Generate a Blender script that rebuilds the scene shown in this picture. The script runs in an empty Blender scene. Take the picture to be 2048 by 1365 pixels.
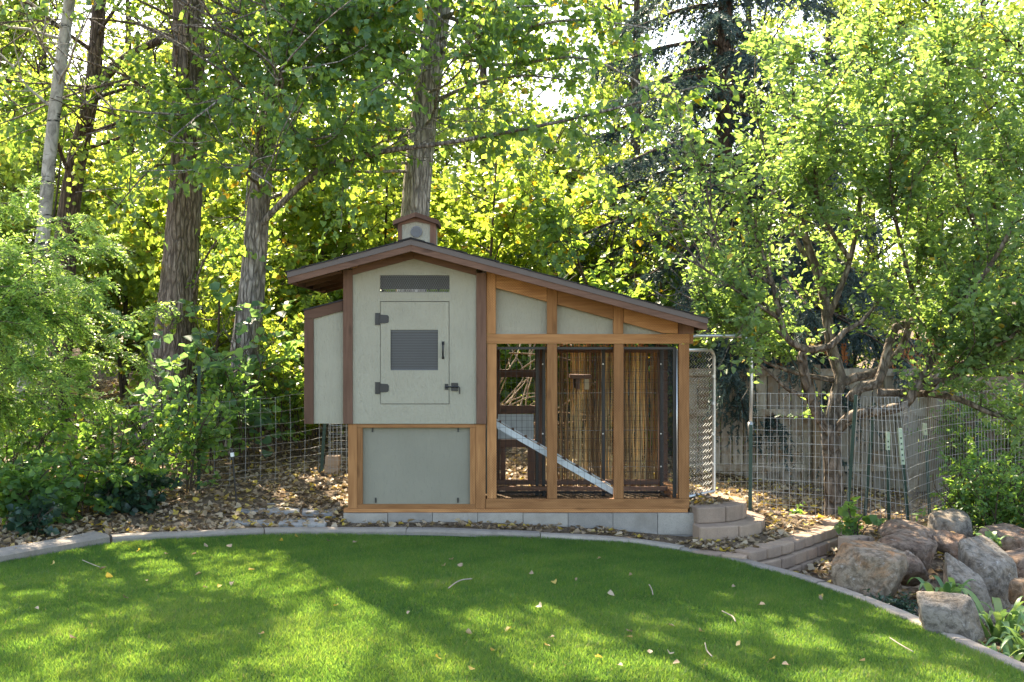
import bpy, bmesh, math, random
import numpy as np
from mathutils import Vector, Matrix

# ---------------------------------------------------------------- camera, sky, sun, exposure
SC = bpy.context.scene
CAMP = np.array((0.0, -10.5, 1.489)); F = 2362.0; CX, CY = 1024.0, 690.0
cam_d = bpy.data.cameras.new('camera'); cam = bpy.data.objects.new('camera', cam_d)
SC.collection.objects.link(cam); SC.camera = cam
cam.location = CAMP; cam.rotation_euler = (math.radians(90), 0, 0)
cam_d.sensor_width = 36; cam_d.lens = F / 2048 * 36
cam_d.shift_y = (CY - 682.5) / 2048; cam_d.clip_end = 600
SUN_AZ = math.atan2(-0.40, 0.917); SUN_EL = math.radians(46)      # azimuth from +Y towards +X: back left
S = Vector((math.sin(SUN_AZ) * math.cos(SUN_EL), math.cos(SUN_AZ) * math.cos(SUN_EL), math.sin(SUN_EL)))
W = bpy.data.worlds.new('World'); SC.world = W; W.use_nodes = True
wn = W.node_tree.nodes; wl = W.node_tree.links
sky = wn.new('ShaderNodeTexSky'); sky.sky_type = 'NISHITA'; sky.sun_disc = False
sky.sun_elevation = SUN_EL; sky.sun_rotation = SUN_AZ % (2 * math.pi)
sky.air_density = 1.0; sky.dust_density = 1.5; sky.ozone_density = 1.0
bg = wn['Background']; bg.inputs[1].default_value = 0.15
wl.new(sky.outputs[0], bg.inputs[0])
sd = bpy.data.lights.new('sun', 'SUN'); sd.energy = 5.0; sd.angle = math.radians(0.53); sd.color = (1.0, 0.93, 0.80)
sun = bpy.data.objects.new('sun', sd); SC.collection.objects.link(sun)
sun.rotation_euler = (-S).to_track_quat('-Z', 'Y').to_euler()
SC.view_settings.view_transform = 'Standard'; SC.view_settings.look = 'None'
SC.view_settings.exposure = 2.3; SC.view_settings.gamma = 1.0
SC.view_settings.use_white_balance = True; SC.view_settings.white_balance_temperature = 7600; SC.view_settings.white_balance_tint = 12
SC.render.engine = 'CYCLES'
SC.cycles.max_bounces = 8; SC.cycles.diffuse_bounces = 5; SC.cycles.glossy_bounces = 2
SC.cycles.transmission_bounces = 6; SC.cycles.transparent_max_bounces = 4
SC.cycles.caustics_reflective = False; SC.cycles.caustics_refractive = False
SC.cycles.use_denoising = True

# ---------------------------------------------------------------- helpers
COL = SC.collection
RNG = np.random.default_rng(7)

def P(px, py, y):
    d = y - CAMP[1]
    return Vector(((px - CX) * d / F, y, CAMP[2] - (py - CY) * d / F))

def proj(p):
    p = np.asarray(p); d = p[..., 1] - CAMP[1]; d = np.where(d < .1, .1, d)
    return CX + p[..., 0] * F / d, CY - (p[..., 2] - CAMP[2]) * F / d, d

def sp(x): return (x + np.sqrt(x * x + .25)) / 2
def sstep(a, b, x):
    t = np.clip((x - a) / (b - a), 0, 1); return t * t * (3 - 2 * t)
def wob(x, y, s=1.0, seed=0.0):          # cheap smooth noise, -1..1
    x = x * s + seed; y = y * s - seed * 1.7
    return (np.sin(x * 1.3 + 1.7 * np.sin(y * .9 + 1)) + np.sin(y * 1.7 + 1.3 * np.sin(x * 1.1 + 2)) + np.sin(x * 2.9 - y * 2.3 + 4 + 1.1 * np.sin(y * 2.1))) / 3
def L(x, y): return -0.13 - 0.075 * sp(np.minimum(x, 4.5)) + 0.008 * wob(x, y, 1.5)
def B(x, y):
    s = 0.09 - 0.055 * sstep(-.5, 3.5, x)
    yy = np.clip(y + .2, 0, 40)
    far = np.clip(y - 16, 0, 60)
    bank = -.16 * sstep(1.7, 2.25, x) * (1 - sstep(-.1, .8, y)) + .34 * np.exp(-((x - 3.75) / .75) ** 2 - ((y + .25) / .95) ** 2)
    return bank + L(x, y) + .035 + s * np.minimum(yy, 16) + 0.10 * far + 0.035 * wob(x, y, 1.1, 3) * sstep(.3, 2.5, yy)

def hit(px, py, fn):                      # where the line of sight meets a height field
    d = 9.0
    for _ in range(30):
        x = (px - CX) * d / F
        d = .5 * d + .5 * (CAMP[2] - float(fn(np.float64(x), np.float64(d + CAMP[1])))) * F / (py - CY)
    return (px - CX) * d / F, d + CAMP[1]

class MB:
    def __init__(s): s.v = []; s.f = []
    def add(s, v, f):
        k = len(s.v); s.v += [tuple(p) for p in v]; s.f += [tuple(i + k for i in q) for q in f]; return s
    def box(s, a, b):
        x0, y0, z0 = a; x1, y1, z1 = b
        return s.add([(x0, y0, z0), (x1, y0, z0), (x1, y1, z0), (x0, y1, z0), (x0, y0, z1), (x1, y0, z1), (x1, y1, z1), (x0, y1, z1)],
                     [(0, 3, 2, 1), (4, 5, 6, 7), (0, 1, 5, 4), (1, 2, 6, 5), (2, 3, 7, 6), (3, 0, 4, 7)])
    def prism(s, poly, ext):               # polygon of 3-D points, extruded by a vector
        n = len(poly); e = Vector(ext); a = [Vector(p) for p in poly]
        return s.add(a + [p + e for p in a], [tuple(range(n)), tuple(range(2 * n - 1, n - 1, -1))] + [(i, i + n, (i + 1) % n + n, (i + 1) % n) for i in range(n)])
    def tube(s, pts, r, sides=6, cap=True):
        pts = [Vector(p) for p in pts]; n = len(pts)
        if not hasattr(r, '__len__'): r = [r] * n
        v = []; t0 = (pts[1] - pts[0]).normalized()
        u = t0.orthogonal().normalized()
        for i in range(n):
            t = (pts[min(i + 1, n - 1)] - pts[max(i - 1, 0)]).normalized()
            u = (u - t * u.dot(t)); u = u.normalized() if u.length > 1e-6 else t.orthogonal().normalized()
            w = t.cross(u)
            for k in range(sides):
                a = 2 * math.pi * k / sides
                v.append(pts[i] + (u * math.cos(a) + w * math.sin(a)) * r[i])
        f = [(i * sides + k, i * sides + (k + 1) % sides, (i + 1) * sides + (k + 1) % sides, (i + 1) * sides + k) for i in range(n - 1) for k in range(sides)]
        if cap: f += [tuple(range(sides - 1, -1, -1)), tuple(range((n - 1) * sides, n * sides))]
        return s.add(v, f)
    def build(s, name, mat, parent=None, smooth=False, bevel=0, kind=None, label=None):
        me = bpy.data.meshes.new(name); me.from_pydata(s.v, [], s.f); me.update()
        if bevel:
            bm = bmesh.new(); bm.from_mesh(me)
            bmesh.ops.bevel(bm, geom=[e for e in bm.edges if len(e.link_faces) == 2 and e.calc_face_angle(0) > .5], offset=bevel, segments=2, affect='EDGES', profile=.6)
            bm.to_mesh(me); bm.free()
        if smooth: me.polygons.foreach_set('use_smooth', [True] * len(me.polygons))
        return link(name, me, mat, parent, kind, label)

def link(name, me, mat, parent=None, kind=None, label=None):
    o = bpy.data.objects.new(name, me); COL.objects.link(o)
    if mat is not None and len(me.materials) == 0: me.materials.append(mat)
    if parent is not None: o.parent = parent
    if kind: o['kind'] = kind
    if label: o['label'] = label
    return o
def tag(o, label, cat, group=None):
    o['label'] = label; o['category'] = cat
    if group: o['group'] = group
    return o
def thing(name, label, cat, group=None):
    o = bpy.data.objects.new(name, None); COL.objects.link(o); o.empty_display_size = .1
    return tag(o, label, cat, group)

def fast_mesh(name, V, Q, rnd=None, smooth=True):     # big numpy meshes; Q (N,k)
    me = bpy.data.meshes.new(name); n, k = Q.shape
    me.vertices.add(len(V)); me.vertices.foreach_set('co', np.ascontiguousarray(V, dtype=np.float32).ravel())
    me.loops.add(n * k); me.loops.foreach_set('vertex_index', Q.astype(np.int32).ravel())
    me.polygons.add(n); me.polygons.foreach_set('loop_start', np.arange(0, n * k, k, dtype=np.int32))
    if smooth: me.polygons.foreach_set('use_smooth', np.ones(n, dtype=bool))
    me.update(calc_edges=True)
    if rnd is not None:
        at = me.attributes.new('rnd', 'FLOAT', 'FACE'); at.data.foreach_set('value', rnd.astype(np.float32))
    return me

def unit(a): return a / np.maximum(np.linalg.norm(a, axis=-1, keepdims=True), 1e-9)

# ---------------------------------------------------------------- materials
def lin(r, g, b):
    f = lambda c: (c / 255 / 12.92) if c <= 10 else ((c / 255 + .055) / 1.055) ** 2.4
    return (f(r), f(g), f(b), 1)
class NT:
    def __init__(s, name):
        s.m = bpy.data.materials.new(name); s.m.use_nodes = True; s.t = s.m.node_tree; s.b = s.t.nodes['Principled BSDF']; s.o = s.t.nodes['Material Output']
    def n(s, kind, **kw):
        q = s.t.nodes.new(kind)
        for k, v in kw.items():
            if k.startswith('i_'):
                key = k[2:]; key = int(key) if key.isdigit() else key.replace('_', ' ')
                q.inputs[key].default_value = v
            else: setattr(q, k, v)
        return q
    def l(s, a, b): s.t.links.new(a, b)
    def coords(s, scale=(1, 1, 1), rand=True):
        tc = s.n('ShaderNodeTexCoord'); mp = s.n('ShaderNodeMapping'); mp.inputs['Scale'].default_value = scale
        if rand:
            oi = s.n('ShaderNodeObjectInfo'); vm = s.n('ShaderNodeVectorMath', operation='SCALE'); cx = s.n('ShaderNodeCombineXYZ')
            s.l(oi.outputs['Random'], cx.inputs[0]); s.l(oi.outputs['Random'], cx.inputs[1]); s.l(oi.outputs['Random'], cx.inputs[2])
            vm.inputs['Scale'].default_value = 17.3; s.l(cx.outputs[0], vm.inputs[0])
            ad = s.n('ShaderNodeVectorMath', operation='ADD'); s.l(tc.outputs['Object'], ad.inputs[0]); s.l(vm.outputs[0], ad.inputs[1]); s.l(ad.outputs[0], mp.inputs[0])
        else: s.l(tc.outputs['Object'], mp.inputs[0])
        return mp.outputs[0]
    def noise(s, vec, scale, detail=4, rough=.6, dist=0):
        q = s.n('ShaderNodeTexNoise'); q.inputs['Scale'].default_value = scale; q.inputs['Detail'].default_value = detail
        q.inputs['Roughness'].default_value = rough; q.inputs['Distortion'].default_value = dist; s.l(vec, q.inputs['Vector']); return q.outputs[0]
    def ramp(s, fac, stops):
        q = s.n('ShaderNodeValToRGB'); e = q.color_ramp.elements
        while len(e) < len(stops): e.new(.5)
        for el, (p, c) in zip(e, stops): el.position = p; el.color = c if len(c) == 4 else (*c, 1)
        s.l(fac, q.inputs[0]); return q.outputs[0]
    def mix(s, fac, a, b, mode='MIX'):
        q = s.n('ShaderNodeMix', data_type='RGBA', blend_type=mode)
        for v, i in ((fac, 0), (a, 6), (b, 7)):
            if hasattr(v, 'links'): s.l(v, q.inputs[i])
            else: q.inputs[i].default_value = v if i == 0 else ((*v, 1) if len(v) == 3 else v)
        return q.outputs[2]
    def math(s, op, a, b=0.0):
        q = s.n('ShaderNodeMath', operation=op)
        for v, i in ((a, 0), (b, 1)):
            if hasattr(v, 'links'): s.l(v, q.inputs[i])
            else: q.inputs[i].default_value = v
        return q.outputs[0]
    def bump(s, h, strength=.3, dist=.01):
        q = s.n('ShaderNodeBump'); q.inputs['Strength'].default_value = strength; q.inputs['Distance'].default_value = dist
        s.l(h, q.inputs['Height']); s.l(q.outputs[0], s.b.inputs['Normal'])
    def base(s, c, rough=.7, spec=.3, metal=0):
        if hasattr(c, 'links'): s.l(c, s.b.inputs['Base Color'])
        else: s.b.inputs['Base Color'].default_value = (*c, 1) if len(c) == 3 else c
        s.b.inputs['Roughness'].default_value = rough; s.b.inputs['Specular IOR Level'].default_value = spec; s.b.inputs['Metallic'].default_value = metal
        return s.m

def wood(name, dark, light, axis, rough=.75, incise=False, worn=None):
    t = NT(name); sc = {'x': (1.2, 16, 16), 'y': (16, 1.2, 16), 'z': (16, 16, 1.2)}[axis]
    v = t.coords(sc); g = t.noise(v, 3.0, 6, .65, .6); big = t.noise(t.coords((1, 1, 1)), 2.3, 3)
    c = t.ramp(g, [(.28, dark), (.5, tuple((a + b) / 2 for a, b in zip(dark, light))), (.75, light)])
    oi = t.n('ShaderNodeObjectInfo'); tint = t.ramp(oi.outputs['Random'], [(0, (.62, .60, .57)), (1, (1.18, 1.16, 1.12))])
    c = t.mix(1.0, c, tint, 'MULTIPLY')
    c = t.mix(t.ramp(big, [(.45, (0, 0, 0)), (.75, (.45, .45, .45))]), c, tuple(.62 * a for a in dark))
    kn = t.n('ShaderNodeTexVoronoi'); kn.inputs['Scale'].default_value = 1.0; t.l(t.coords({'x': (2.2, 7, 7), 'y': (7, 2.2, 7), 'z': (7, 7, 2.2)}[axis]), kn.inputs[0])
    c = t.mix(t.ramp(kn.outputs['Distance'], [(.0, (.9, .9, .9)), (.10, (.5, .5, .5)), (.17, (0, 0, 0))]), c, tuple(.45 * a for a in dark))
    h = g
    if incise:
        tc = t.n('ShaderNodeTexCoord'); s = t.n('ShaderNodeSeparateXYZ'); t.l(tc.outputs['Object'], s.inputs[0])
        a, b = (s.outputs[0], s.outputs[2]) if axis == 'x' else (s.outputs[2], s.outputs[0])
        row = t.math('FLOOR', t.math('MULTIPLY', b, 85)); off = t.math('MULTIPLY', t.math('FRACT', t.math('MULTIPLY', row, .5)), 1.0)
        d1 = t.math('LESS_THAN', t.math('FRACT', t.math('ADD', t.math('MULTIPLY', a, 42), off)), .45)
        d2 = t.math('LESS_THAN', t.math('FRACT', t.math('MULTIPLY', b, 85)), .28)
        m = t.math('MULTIPLY', t.math('MULTIPLY', d1, d2), t.math('MULTIPLY', big, 1.1))
        c = t.mix(m, c, tuple(.28 * q for q in dark))
    if worn:
        w = t.noise(t.coords((1, 1, 1)), 5, 5, .7); c = t.mix(t.ramp(w, [(.5, (0, 0, 0)), (.68, (1, 1, 1))]), c, worn)
    t.bump(h, .35, .004); return t.base(c, rough, .25)

M = {}
M['ox'] = wood('cedar_lumber_along_x', (.28, .118, .042), (.52, .26, .108), 'x', incise=True)
M['oz'] = wood('cedar_lumber_along_z', (.28, .118, .042), (.52, .26, .108), 'z', incise=True)
M['oy'] = wood('cedar_lumber_along_y', (.28, .12, .042), (.44, .21, .085), 'y')
M['bx'] = wood('brown_stain_along_x', (.118, .062, .041), (.205, .112, .077), 'x')
M['bz'] = wood('brown_stain_along_z', (.118, .062, .041), (.205, .112, .077), 'z')
M['by'] = wood('brown_stain_along_y', (.105, .056, .038), (.175, .098, .068), 'y')
M['slat'] = wood('orange_slat_wood', (.34, .12, .035), (.48, .19, .07), 'z')
M['ply'] = wood('pale_plywood', (.42, .33, .20), (.60, .48, .32), 'x')
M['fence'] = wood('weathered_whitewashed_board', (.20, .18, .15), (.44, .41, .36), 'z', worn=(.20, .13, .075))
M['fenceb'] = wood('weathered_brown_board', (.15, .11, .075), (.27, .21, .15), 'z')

def siding(name, c, k=1.0):
    t = NT(name); v = t.coords((1, 1, .35), False)
    g = t.noise(t.coords((26, 26, 5), False), 2.2, 5, .6, 1.2); g2 = t.noise(v, 75, 4, .6, 1.6); blot = t.noise(t.coords((1, 1, 1), False), 2.4, 5, .6)
    h = t.math('ADD', t.math('MULTIPLY', g, .8), t.math('MULTIPLY', g2, .55))
    col = t.mix(t.ramp(blot, [(.35, (0, 0, 0)), (.75, (1, 1, 1))]), tuple(.93 * a for a in c), tuple(1.06 * a for a in c))
    col = t.mix(t.ramp(h, [(.45, (.6, .6, .6)), (.62, (0, 0, 0))]), col, tuple(.80 * a for a in c))
    zs = t.noise(t.coords((14, 14, 1.0), False), 1.0, 4, .6)
    col = t.mix(t.ramp(zs, [(.60, (0, 0, 0)), (.8, (.35, .35, .35))]), col, tuple(.78 * a for a in c))
    t.bump(h, .9 * k, .014); return t.base(col, .6, .3)
M['siding'] = siding('sage_embossed_siding', (.350, .328, .252))
M['panel'] = siding('grey_green_painted_board', (.228, .217, .168), .5)

def plain(name, c, rough=.5, spec=.4, metal=0, var=.15, scale=30, bump=0):
    t = NT(name); nz = t.noise(t.coords(), scale, 4)
    col = t.mix(nz, tuple(a * (1 - var) for a in c), tuple(a * (1 + var) for a in c))
    if bump: t.bump(nz, bump, .004)
    return t.base(col, rough, spec, metal)
M['shingle'] = plain('dark_asphalt_shingle', (.035, .033, .034), .9, .2, 0, .5, 220, .5)
M['drip'] = plain('brown_metal_drip_edge', (.072, .050, .043), .4, .5, 0, .2, 12)
M['black'] = plain('black_metal', (.012, .012, .014), .4, .5, 0, .3, 40)
M['blackw'] = plain('black_wire', (.022, .022, .024), .45, .4, 0, .3, 40)
M['galv'] = plain('galvanised_steel', (.52, .53, .53), .38, .5, .75, .18, 60)
M['wire'] = plain('galvanised_wire', (.30, .31, .32), .42, .5, .5, .35, 9)
M['green'] = plain('green_fence_post_paint', (.018, .05, .035), .5, .4, 0, .3, 25)
M['ltag'] = plain('pale_green_post_tip', (.40, .50, .36), .6, .3, 0, .3, 40)
M['white'] = plain('white_plastic', (.7, .72, .72), .5, .4, 0, .08)
M['vent'] = plain('grey_plastic_vent', (.16, .165, .17), .5, .4, 0, .1)
M['screen'] = plain('dark_grey_ribbed_screen', (.045, .047, .051), .4, .5, 0, .2, 5)
M['rib'] = plain('dark_screen_rib', (.075, .078, .084), .5, .4, 0, .1, 9)
M['screenb'] = plain('grey_screen_band', (.088, .092, .098), .5, .4, 0, .1, 9)
M['ramp'] = plain('pale_grey_painted_board', (.50, .54, .54), .6, .3, 0, .2, 14, .2)
M['mesh'] = plain('grey_hex_wire', (.40, .385, .36), .5, .4, .3, .2)
M['dark'] = plain('dark_interior_board', (.20, .17, .13), .8, .2)
M['blue'] = plain('bright_blue_plastic', (.02, .16, .75), .35, .5, 0, .1)
M['red'] = plain('red_plastic', (.75, .03, .05), .4, .5, 0, .1)
M['stucco'] = plain('pale_stucco', (.45, .40, .38), .9, .2, 0, .1)
M['asph'] = plain('pale_driveway_concrete', (.55, .54, .52), .9, .2, 0, .1)
M['twig'] = plain('dry_twig', (.30, .25, .20), .8, .2, 0, .4, 12)
M['stem'] = plain('dark_stem', (.07, .055, .04), .85, .2, 0, .4, 25)

def concrete(name, c, scale=1.0, stain=(.2, .17, .13)):
    t = NT(name); v = t.coords(); a = t.noise(v, 6 * scale, 6, .7); b = t.noise(v, 140 * scale, 3, .7); s = t.noise(v, 2.2 * scale, 5, .65)
    col = t.mix(t.ramp(a, [(.3, (0, 0, 0)), (.7, (1, 1, 1))]), tuple(.78 * q for q in c), tuple(1.12 * q for q in c))
    col = t.mix(t.ramp(b, [(.35, (.45, .45, .45)), (.5, (0, 0, 0))]), col, tuple(.55 * q for q in c))
    col = t.mix(t.ramp(s, [(.55, (0, 0, 0)), (.8, (.6, .6, .6))]), col, stain)
    oi = t.n('ShaderNodeObjectInfo'); col = t.mix(1.0, col, t.ramp(oi.outputs['Random'], [(0, (.78, .78, .80)), (1, (1.1, 1.08, 1.05))]), 'MULTIPLY')
    t.bump(t.math('ADD', t.math('MULTIPLY', b, .4), a), .7, .012); return t.base(col, .9, .15)
M['block'] = concrete('grey_concrete_block', (.325, .305, .27))
M['curb'] = concrete('cast_concrete_curb', (.31, .275, .23), 1.0, (.13, .10, .07))
M['paver'] = concrete('grey_paver', (.31, .31, .30))
M['wallblock'] = concrete('tan_retaining_block', (.37, .275, .205), 1.0, (.22, .17, .13))

def rockmat(name, c1, c2, c3):
    t = NT(name); v = t.coords(); a = t.noise(v, 3.2, 8, .68, .8); b = t.noise(v, 17, 8, .72, .4); lichen = t.noise(v, 14, 6, .7)
    col = t.ramp(a, [(.30, c1), (.48, c2), (.62, c3), (.75, tuple(.6 * q for q in c1))])
    col = t.mix(t.ramp(b, [(.40, (.7, .7, .7)), (.56, (0, 0, 0))]), col, tuple(.30 * q for q in c1))
    col = t.mix(t.ramp(lichen, [(.60, (0, 0, 0)), (.72, (.75, .75, .75))]), col, (.48, .47, .43))
    cr = t.n('ShaderNodeTexVoronoi', feature='DISTANCE_TO_EDGE'); cr.inputs['Scale'].default_value = 3.0; t.l(t.coords((1, 1.3, 2.2)), cr.inputs[0])
    t.bump(t.math('ADD', t.math('ADD', a, t.math('MULTIPLY', b, .8)), t.math('MULTIPLY', lichen, .3)), .9, .035); return t.base(col, .9, .15)
M['rock1'] = rockmat('tan_orange_boulder', (.21, .15, .10), (.29, .235, .175), (.33, .18, .09))
M['rock2'] = rockmat('grey_lichen_boulder', (.15, .125, .10), (.27, .24, .20), (.21, .165, .12))
M['rock3'] = rockmat('pink_brown_boulder', (.17, .115, .085), (.27, .20, .15), (.24, .14, .09))

def barkmat(name, c1, c2, furrow=9, sz=1.6, birch=False):
    t = NT(name); v = t.coords((furrow, furrow, sz)); a = t.noise(v, 2.2, 6, .65, 1.2); b = t.noise(t.coords(), 2.5, 5)
    col = t.ramp(a, [(.36, tuple(.42 * q for q in c1)), (.50, c1), (.66, c2)])
    col = t.mix(t.ramp(b, [(.45, (0, 0, 0)), (.75, (.5, .5, .5))]), col, tuple(.6 * q for q in c2))
    if birch:
        k = t.noise(t.coords((2, 2, 9)), 1.6, 3, .6); col = t.mix(t.ramp(k, [(.62, (0, 0, 0)), (.68, (1, 1, 1))]), col, (.03, .03, .028))
    if not birch:
        vo = t.n('ShaderNodeTexVoronoi', feature='DISTANCE_TO_EDGE'); vo.inputs['Scale'].default_value = 1.0
        ds = t.n('ShaderNodeVectorMath', operation='ADD'); wn_ = t.n('ShaderNodeTexNoise'); wn_.inputs['Scale'].default_value = 4; t.l(t.coords(), wn_.inputs['Vector']); t.l(t.coords((furrow * 2.2, furrow * 2.2, sz * 2.0)), ds.inputs[0]); t.l(wn_.outputs[1], ds.inputs[1]); t.l(ds.outputs[0], vo.inputs['Vector'])
        crack = t.ramp(vo.outputs[0], [(.0, (1, 1, 1)), (.16, (0, 0, 0))]); col = t.mix(t.math('MULTIPLY', crack, .7), col, tuple(.30 * q for q in c1)); a = t.math('SUBTRACT', a, t.math('MULTIPLY', crack, .6))
    t.bump(a, 1.0, .03 if not birch else .006); return t.base(col, .9, .15)
M['bark'] = barkmat('furrowed_grey_bark', (.25, .215, .18), (.47, .42, .37))
M['barkm'] = barkmat('brown_furrowed_bark', (.19, .15, .118), (.34, .285, .235))
M['barkp'] = barkmat('pale_grey_bark', (.36, .325, .29), (.58, .54, .49))
M['barkd'] = barkmat('dark_brown_bark', (.11, .082, .06), (.21, .165, .125))
M['barka'] = barkmat('pale_aspen_bark', (.30, .285, .25), (.45, .43, .385), 4, 2, True)
M['barkf'] = barkmat('apple_bark', (.17, .135, .105), (.33, .28, .235), 5, 2.2)
M['barks'] = barkmat('spruce_bark', (.12, .08, .06), (.21, .15, .115), 6, 3)

def leafmat(name, stops, tstops, trans=.45, rough=.42, spec=.35, cool=.88):
    tstops = [(p, (q[0] * cool, q[1], q[2] + .02)) if q[1] > q[0] * .95 else (p, q) for p, q in tstops]; stops = [(p, (q[0] * .90, q[1], q[2] * 1.12)) if q[1] > q[0] * 1.1 else (p, q) for p, q in stops]
    t = NT(name); at = t.n('ShaderNodeAttribute', attribute_name='rnd')
    c = t.ramp(at.outputs['Fac'], stops); tc = t.ramp(at.outputs['Fac'], tstops)
    t.base(c, rough, spec); tr = t.n('ShaderNodeBsdfTranslucent'); t.l(tc, tr.inputs[0])
    mx = t.n('ShaderNodeMixShader'); mx.inputs[0].default_value = trans
    t.l(t.b.outputs[0], mx.inputs[1]); t.l(tr.outputs[0], mx.inputs[2]); t.l(mx.outputs[0], t.o.inputs[0]); return t.m
Y = (.50, .33, .03); YT = (.75, .50, .03)
M['poplar'] = leafmat('poplar_leaf', [(0, (.052, .112, .055)), (.55, (.088, .165, .070)), (.93, (.15, .22, .065)), (.97, Y)],
                      [(0, (.34, .50, .06)), (.6, (.52, .66, .06)), (.93, (.68, .72, .06)), (.97, YT)], .46)
M['maple'] = leafmat('maple_leaf', [(0, (.075, .135, .03)), (.6, (.13, .19, .035)), (.92, (.20, .23, .04)), (.97, (.42, .22, .04))],
                     [(0, (.28, .46, .05)), (.6, (.44, .60, .05)), (.92, (.62, .68, .05)), (.97, (.75, .48, .05))], .56, cool=1.08)
M['back'] = leafmat('backdrop_leaf', [(0, (.06, .12, .03)), (.6, (.11, .17, .035)), (1, (.19, .22, .04))],
                    [(0, (.28, .44, .06)), (.6, (.44, .58, .06)), (1, (.60, .68, .06))], .54, cool=1.05)
M['apple'] = leafmat('apple_leaf', [(0, (.085, .14, .060)), (.6, (.135, .205, .080)), (.96, (.20, .26, .10)), (.985, (.42, .30, .05))],
                     [(0, (.32, .46, .08)), (.6, (.46, .60, .09)), (.96, (.60, .68, .10)), (.985, YT)], .46)
M['locust'] = leafmat('feathery_leaflet', [(0, (.085, .165, .06)), (.6, (.13, .23, .075)), (1, (.22, .29, .07))],
                      [(0, (.40, .58, .12)), (.6, (.56, .72, .12)), (1, (.72, .78, .12))], .56)
M['shrub'] = leafmat('round_shrub_leaf', [(0, (.055, .115, .042)), (.6, (.095, .175, .055)), (.95, (.17, .24, .06)), (.98, (.40, .30, .05))],
                     [(0, (.26, .44, .06)), (.6, (.42, .60, .06)), (.95, (.62, .70, .06)), (.98, YT)], .48)
M['hazel'] = leafmat('broad_blue_green_leaf', [(0, (.040, .090, .055)), (.6, (.065, .135, .070)), (1, (.11, .18, .06))],
                     [(0, (.22, .38, .10)), (.6, (.34, .52, .10)), (1, (.5, .6, .06))], .45)
M['ivy'] = leafmat('dark_ivy_leaf', [(0, (.016, .040, .024)), (.7, (.035, .075, .040)), (1, (.07, .12, .05))],
                   [(0, (.05, .12, .04)), (1, (.16, .26, .06))], .25, .3, .5)
M['needle'] = leafmat('spruce_needle', [(0, (.030, .055, .048)), (.6, (.060, .090, .078)), (1, (.12, .15, .125))],
                      [(0, (.05, .09, .06)), (1, (.16, .20, .13))], .22, .5, .3)
M['iris'] = leafmat('iris_blade', [(0, (.08, .16, .055)), (.6, (.13, .22, .075)), (.9, (.22, .27, .09)), (.97, (.34, .28, .12))],
                    [(0, (.22, .38, .07)), (.9, (.42, .52, .09)), (.97, (.5, .4, .15))], .35)
M['grass'] = leafmat('lawn_grass', [(0, (.022, .070, .015)), (.45, (.046, .120, .023)), (.85, (.095, .175, .032)), (.97, (.24, .22, .09))],
                     [(0, (.14, .30, .025)), (.45, (.25, .42, .03)), (.85, (.40, .52, .04)), (.97, (.4, .36, .12))], .44, .45, .25, .95)
M['litter'] = leafmat('fallen_leaf', [(0, (.115, .075, .045)), (.25, (.22, .155, .095)), (.55, (.34, .26, .17)), (.80, (.43, .35, .25)), (.90, (.40, .30, .08)), (1, (.58, .42, .07))],
                      [(0, (.15, .09, .05)), (.55, (.40, .28, .15)), (1, (.70, .50, .06))], .25, .6, .25)
t = NT('reed_stalk'); at = t.n('ShaderNodeAttribute', attribute_name='rnd')
c = t.ramp(at.outputs['Fac'], [(0, (.13, .068, .028)), (.4, (.32, .195, .08)), (.8, (.48, .33, .15)), (1, (.58, .45, .24))])
c = t.mix(t.ramp(t.noise(t.coords((3, 3, 1)), 4, 4), [(.5, (0, 0, 0)), (.75, (.6, .6, .6))]), c, (.15, .08, .03)); M['reed'] = t.base(c, .6, .3)
t = NT('bed_soil'); v = t.coords(rand=False); a = t.noise(v, 7, 8, .7); b = t.noise(v, 45, 4, .7)
c = t.ramp(a, [(.3, (.055, .04, .028)), (.5, (.11, .08, .055)), (.7, (.19, .14, .095))]); c = t.mix(t.ramp(b, [(.5, (0, 0, 0)), (.62, (.8, .8, .8))]), c, (.26, .20, .13))
t.bump(t.math('ADD', a, b), .8, .03); M['soil'] = t.base(c, .95, .1)
t = NT('lawn_thatch'); v = t.coords(rand=False); a = t.noise(v, 9, 6, .7); c = t.ramp(a, [(.3, (.018, .038, .010)), (.6, (.035, .07, .016)), (.8, (.07, .085, .03))]); M['thatch'] = t.base(c, .95, .05)

# ================================================================ the setting: ground, lawn, curb
foot_px = [(-900, 1420), (-420, 1232), (-120, 1152), (0, 1128), (110, 1108), (222, 1087), (400, 1078), (600, 1071), (800, 1071), (960, 1075), (1080, 1079), (1200, 1085), (1300, 1095),
           (1400, 1111), (1500, 1134), (1600, 1162), (1700, 1196), (1800, 1237), (1900, 1282), (1980, 1319), (2060, 1356), (2200, 1424), (2500, 1585), (3000, 1900)]
FOOT = np.array([hit(px, py, L) for px, py in foot_px])
def dense(pts, step=.06):
    out = []
    n = len(pts)
    for i in range(n - 1):
        p0, p1, p2, p3 = pts[max(i - 1, 0)], pts[i], pts[i + 1], pts[min(i + 2, n - 1)]
        k = max(2, int(np.linalg.norm(p2 - p1) / step))
        for j in range(k):
            u = j / k
            out.append(.5 * ((2 * p1) + (p2 - p0) * u + (2 * p0 - 5 * p1 + 4 * p2 - p3) * u * u + (3 * p1 - p0 - 3 * p2 + p3) * u ** 3))
    out.append(pts[-1]); return np.array(out)
CURVE = dense(FOOT, .004)
cx_sorted = CURVE[np.argsort(CURVE[:, 0])]
def y_curb(x): return np.interp(x, cx_sorted[:, 0], cx_sorted[:, 1])

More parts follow.
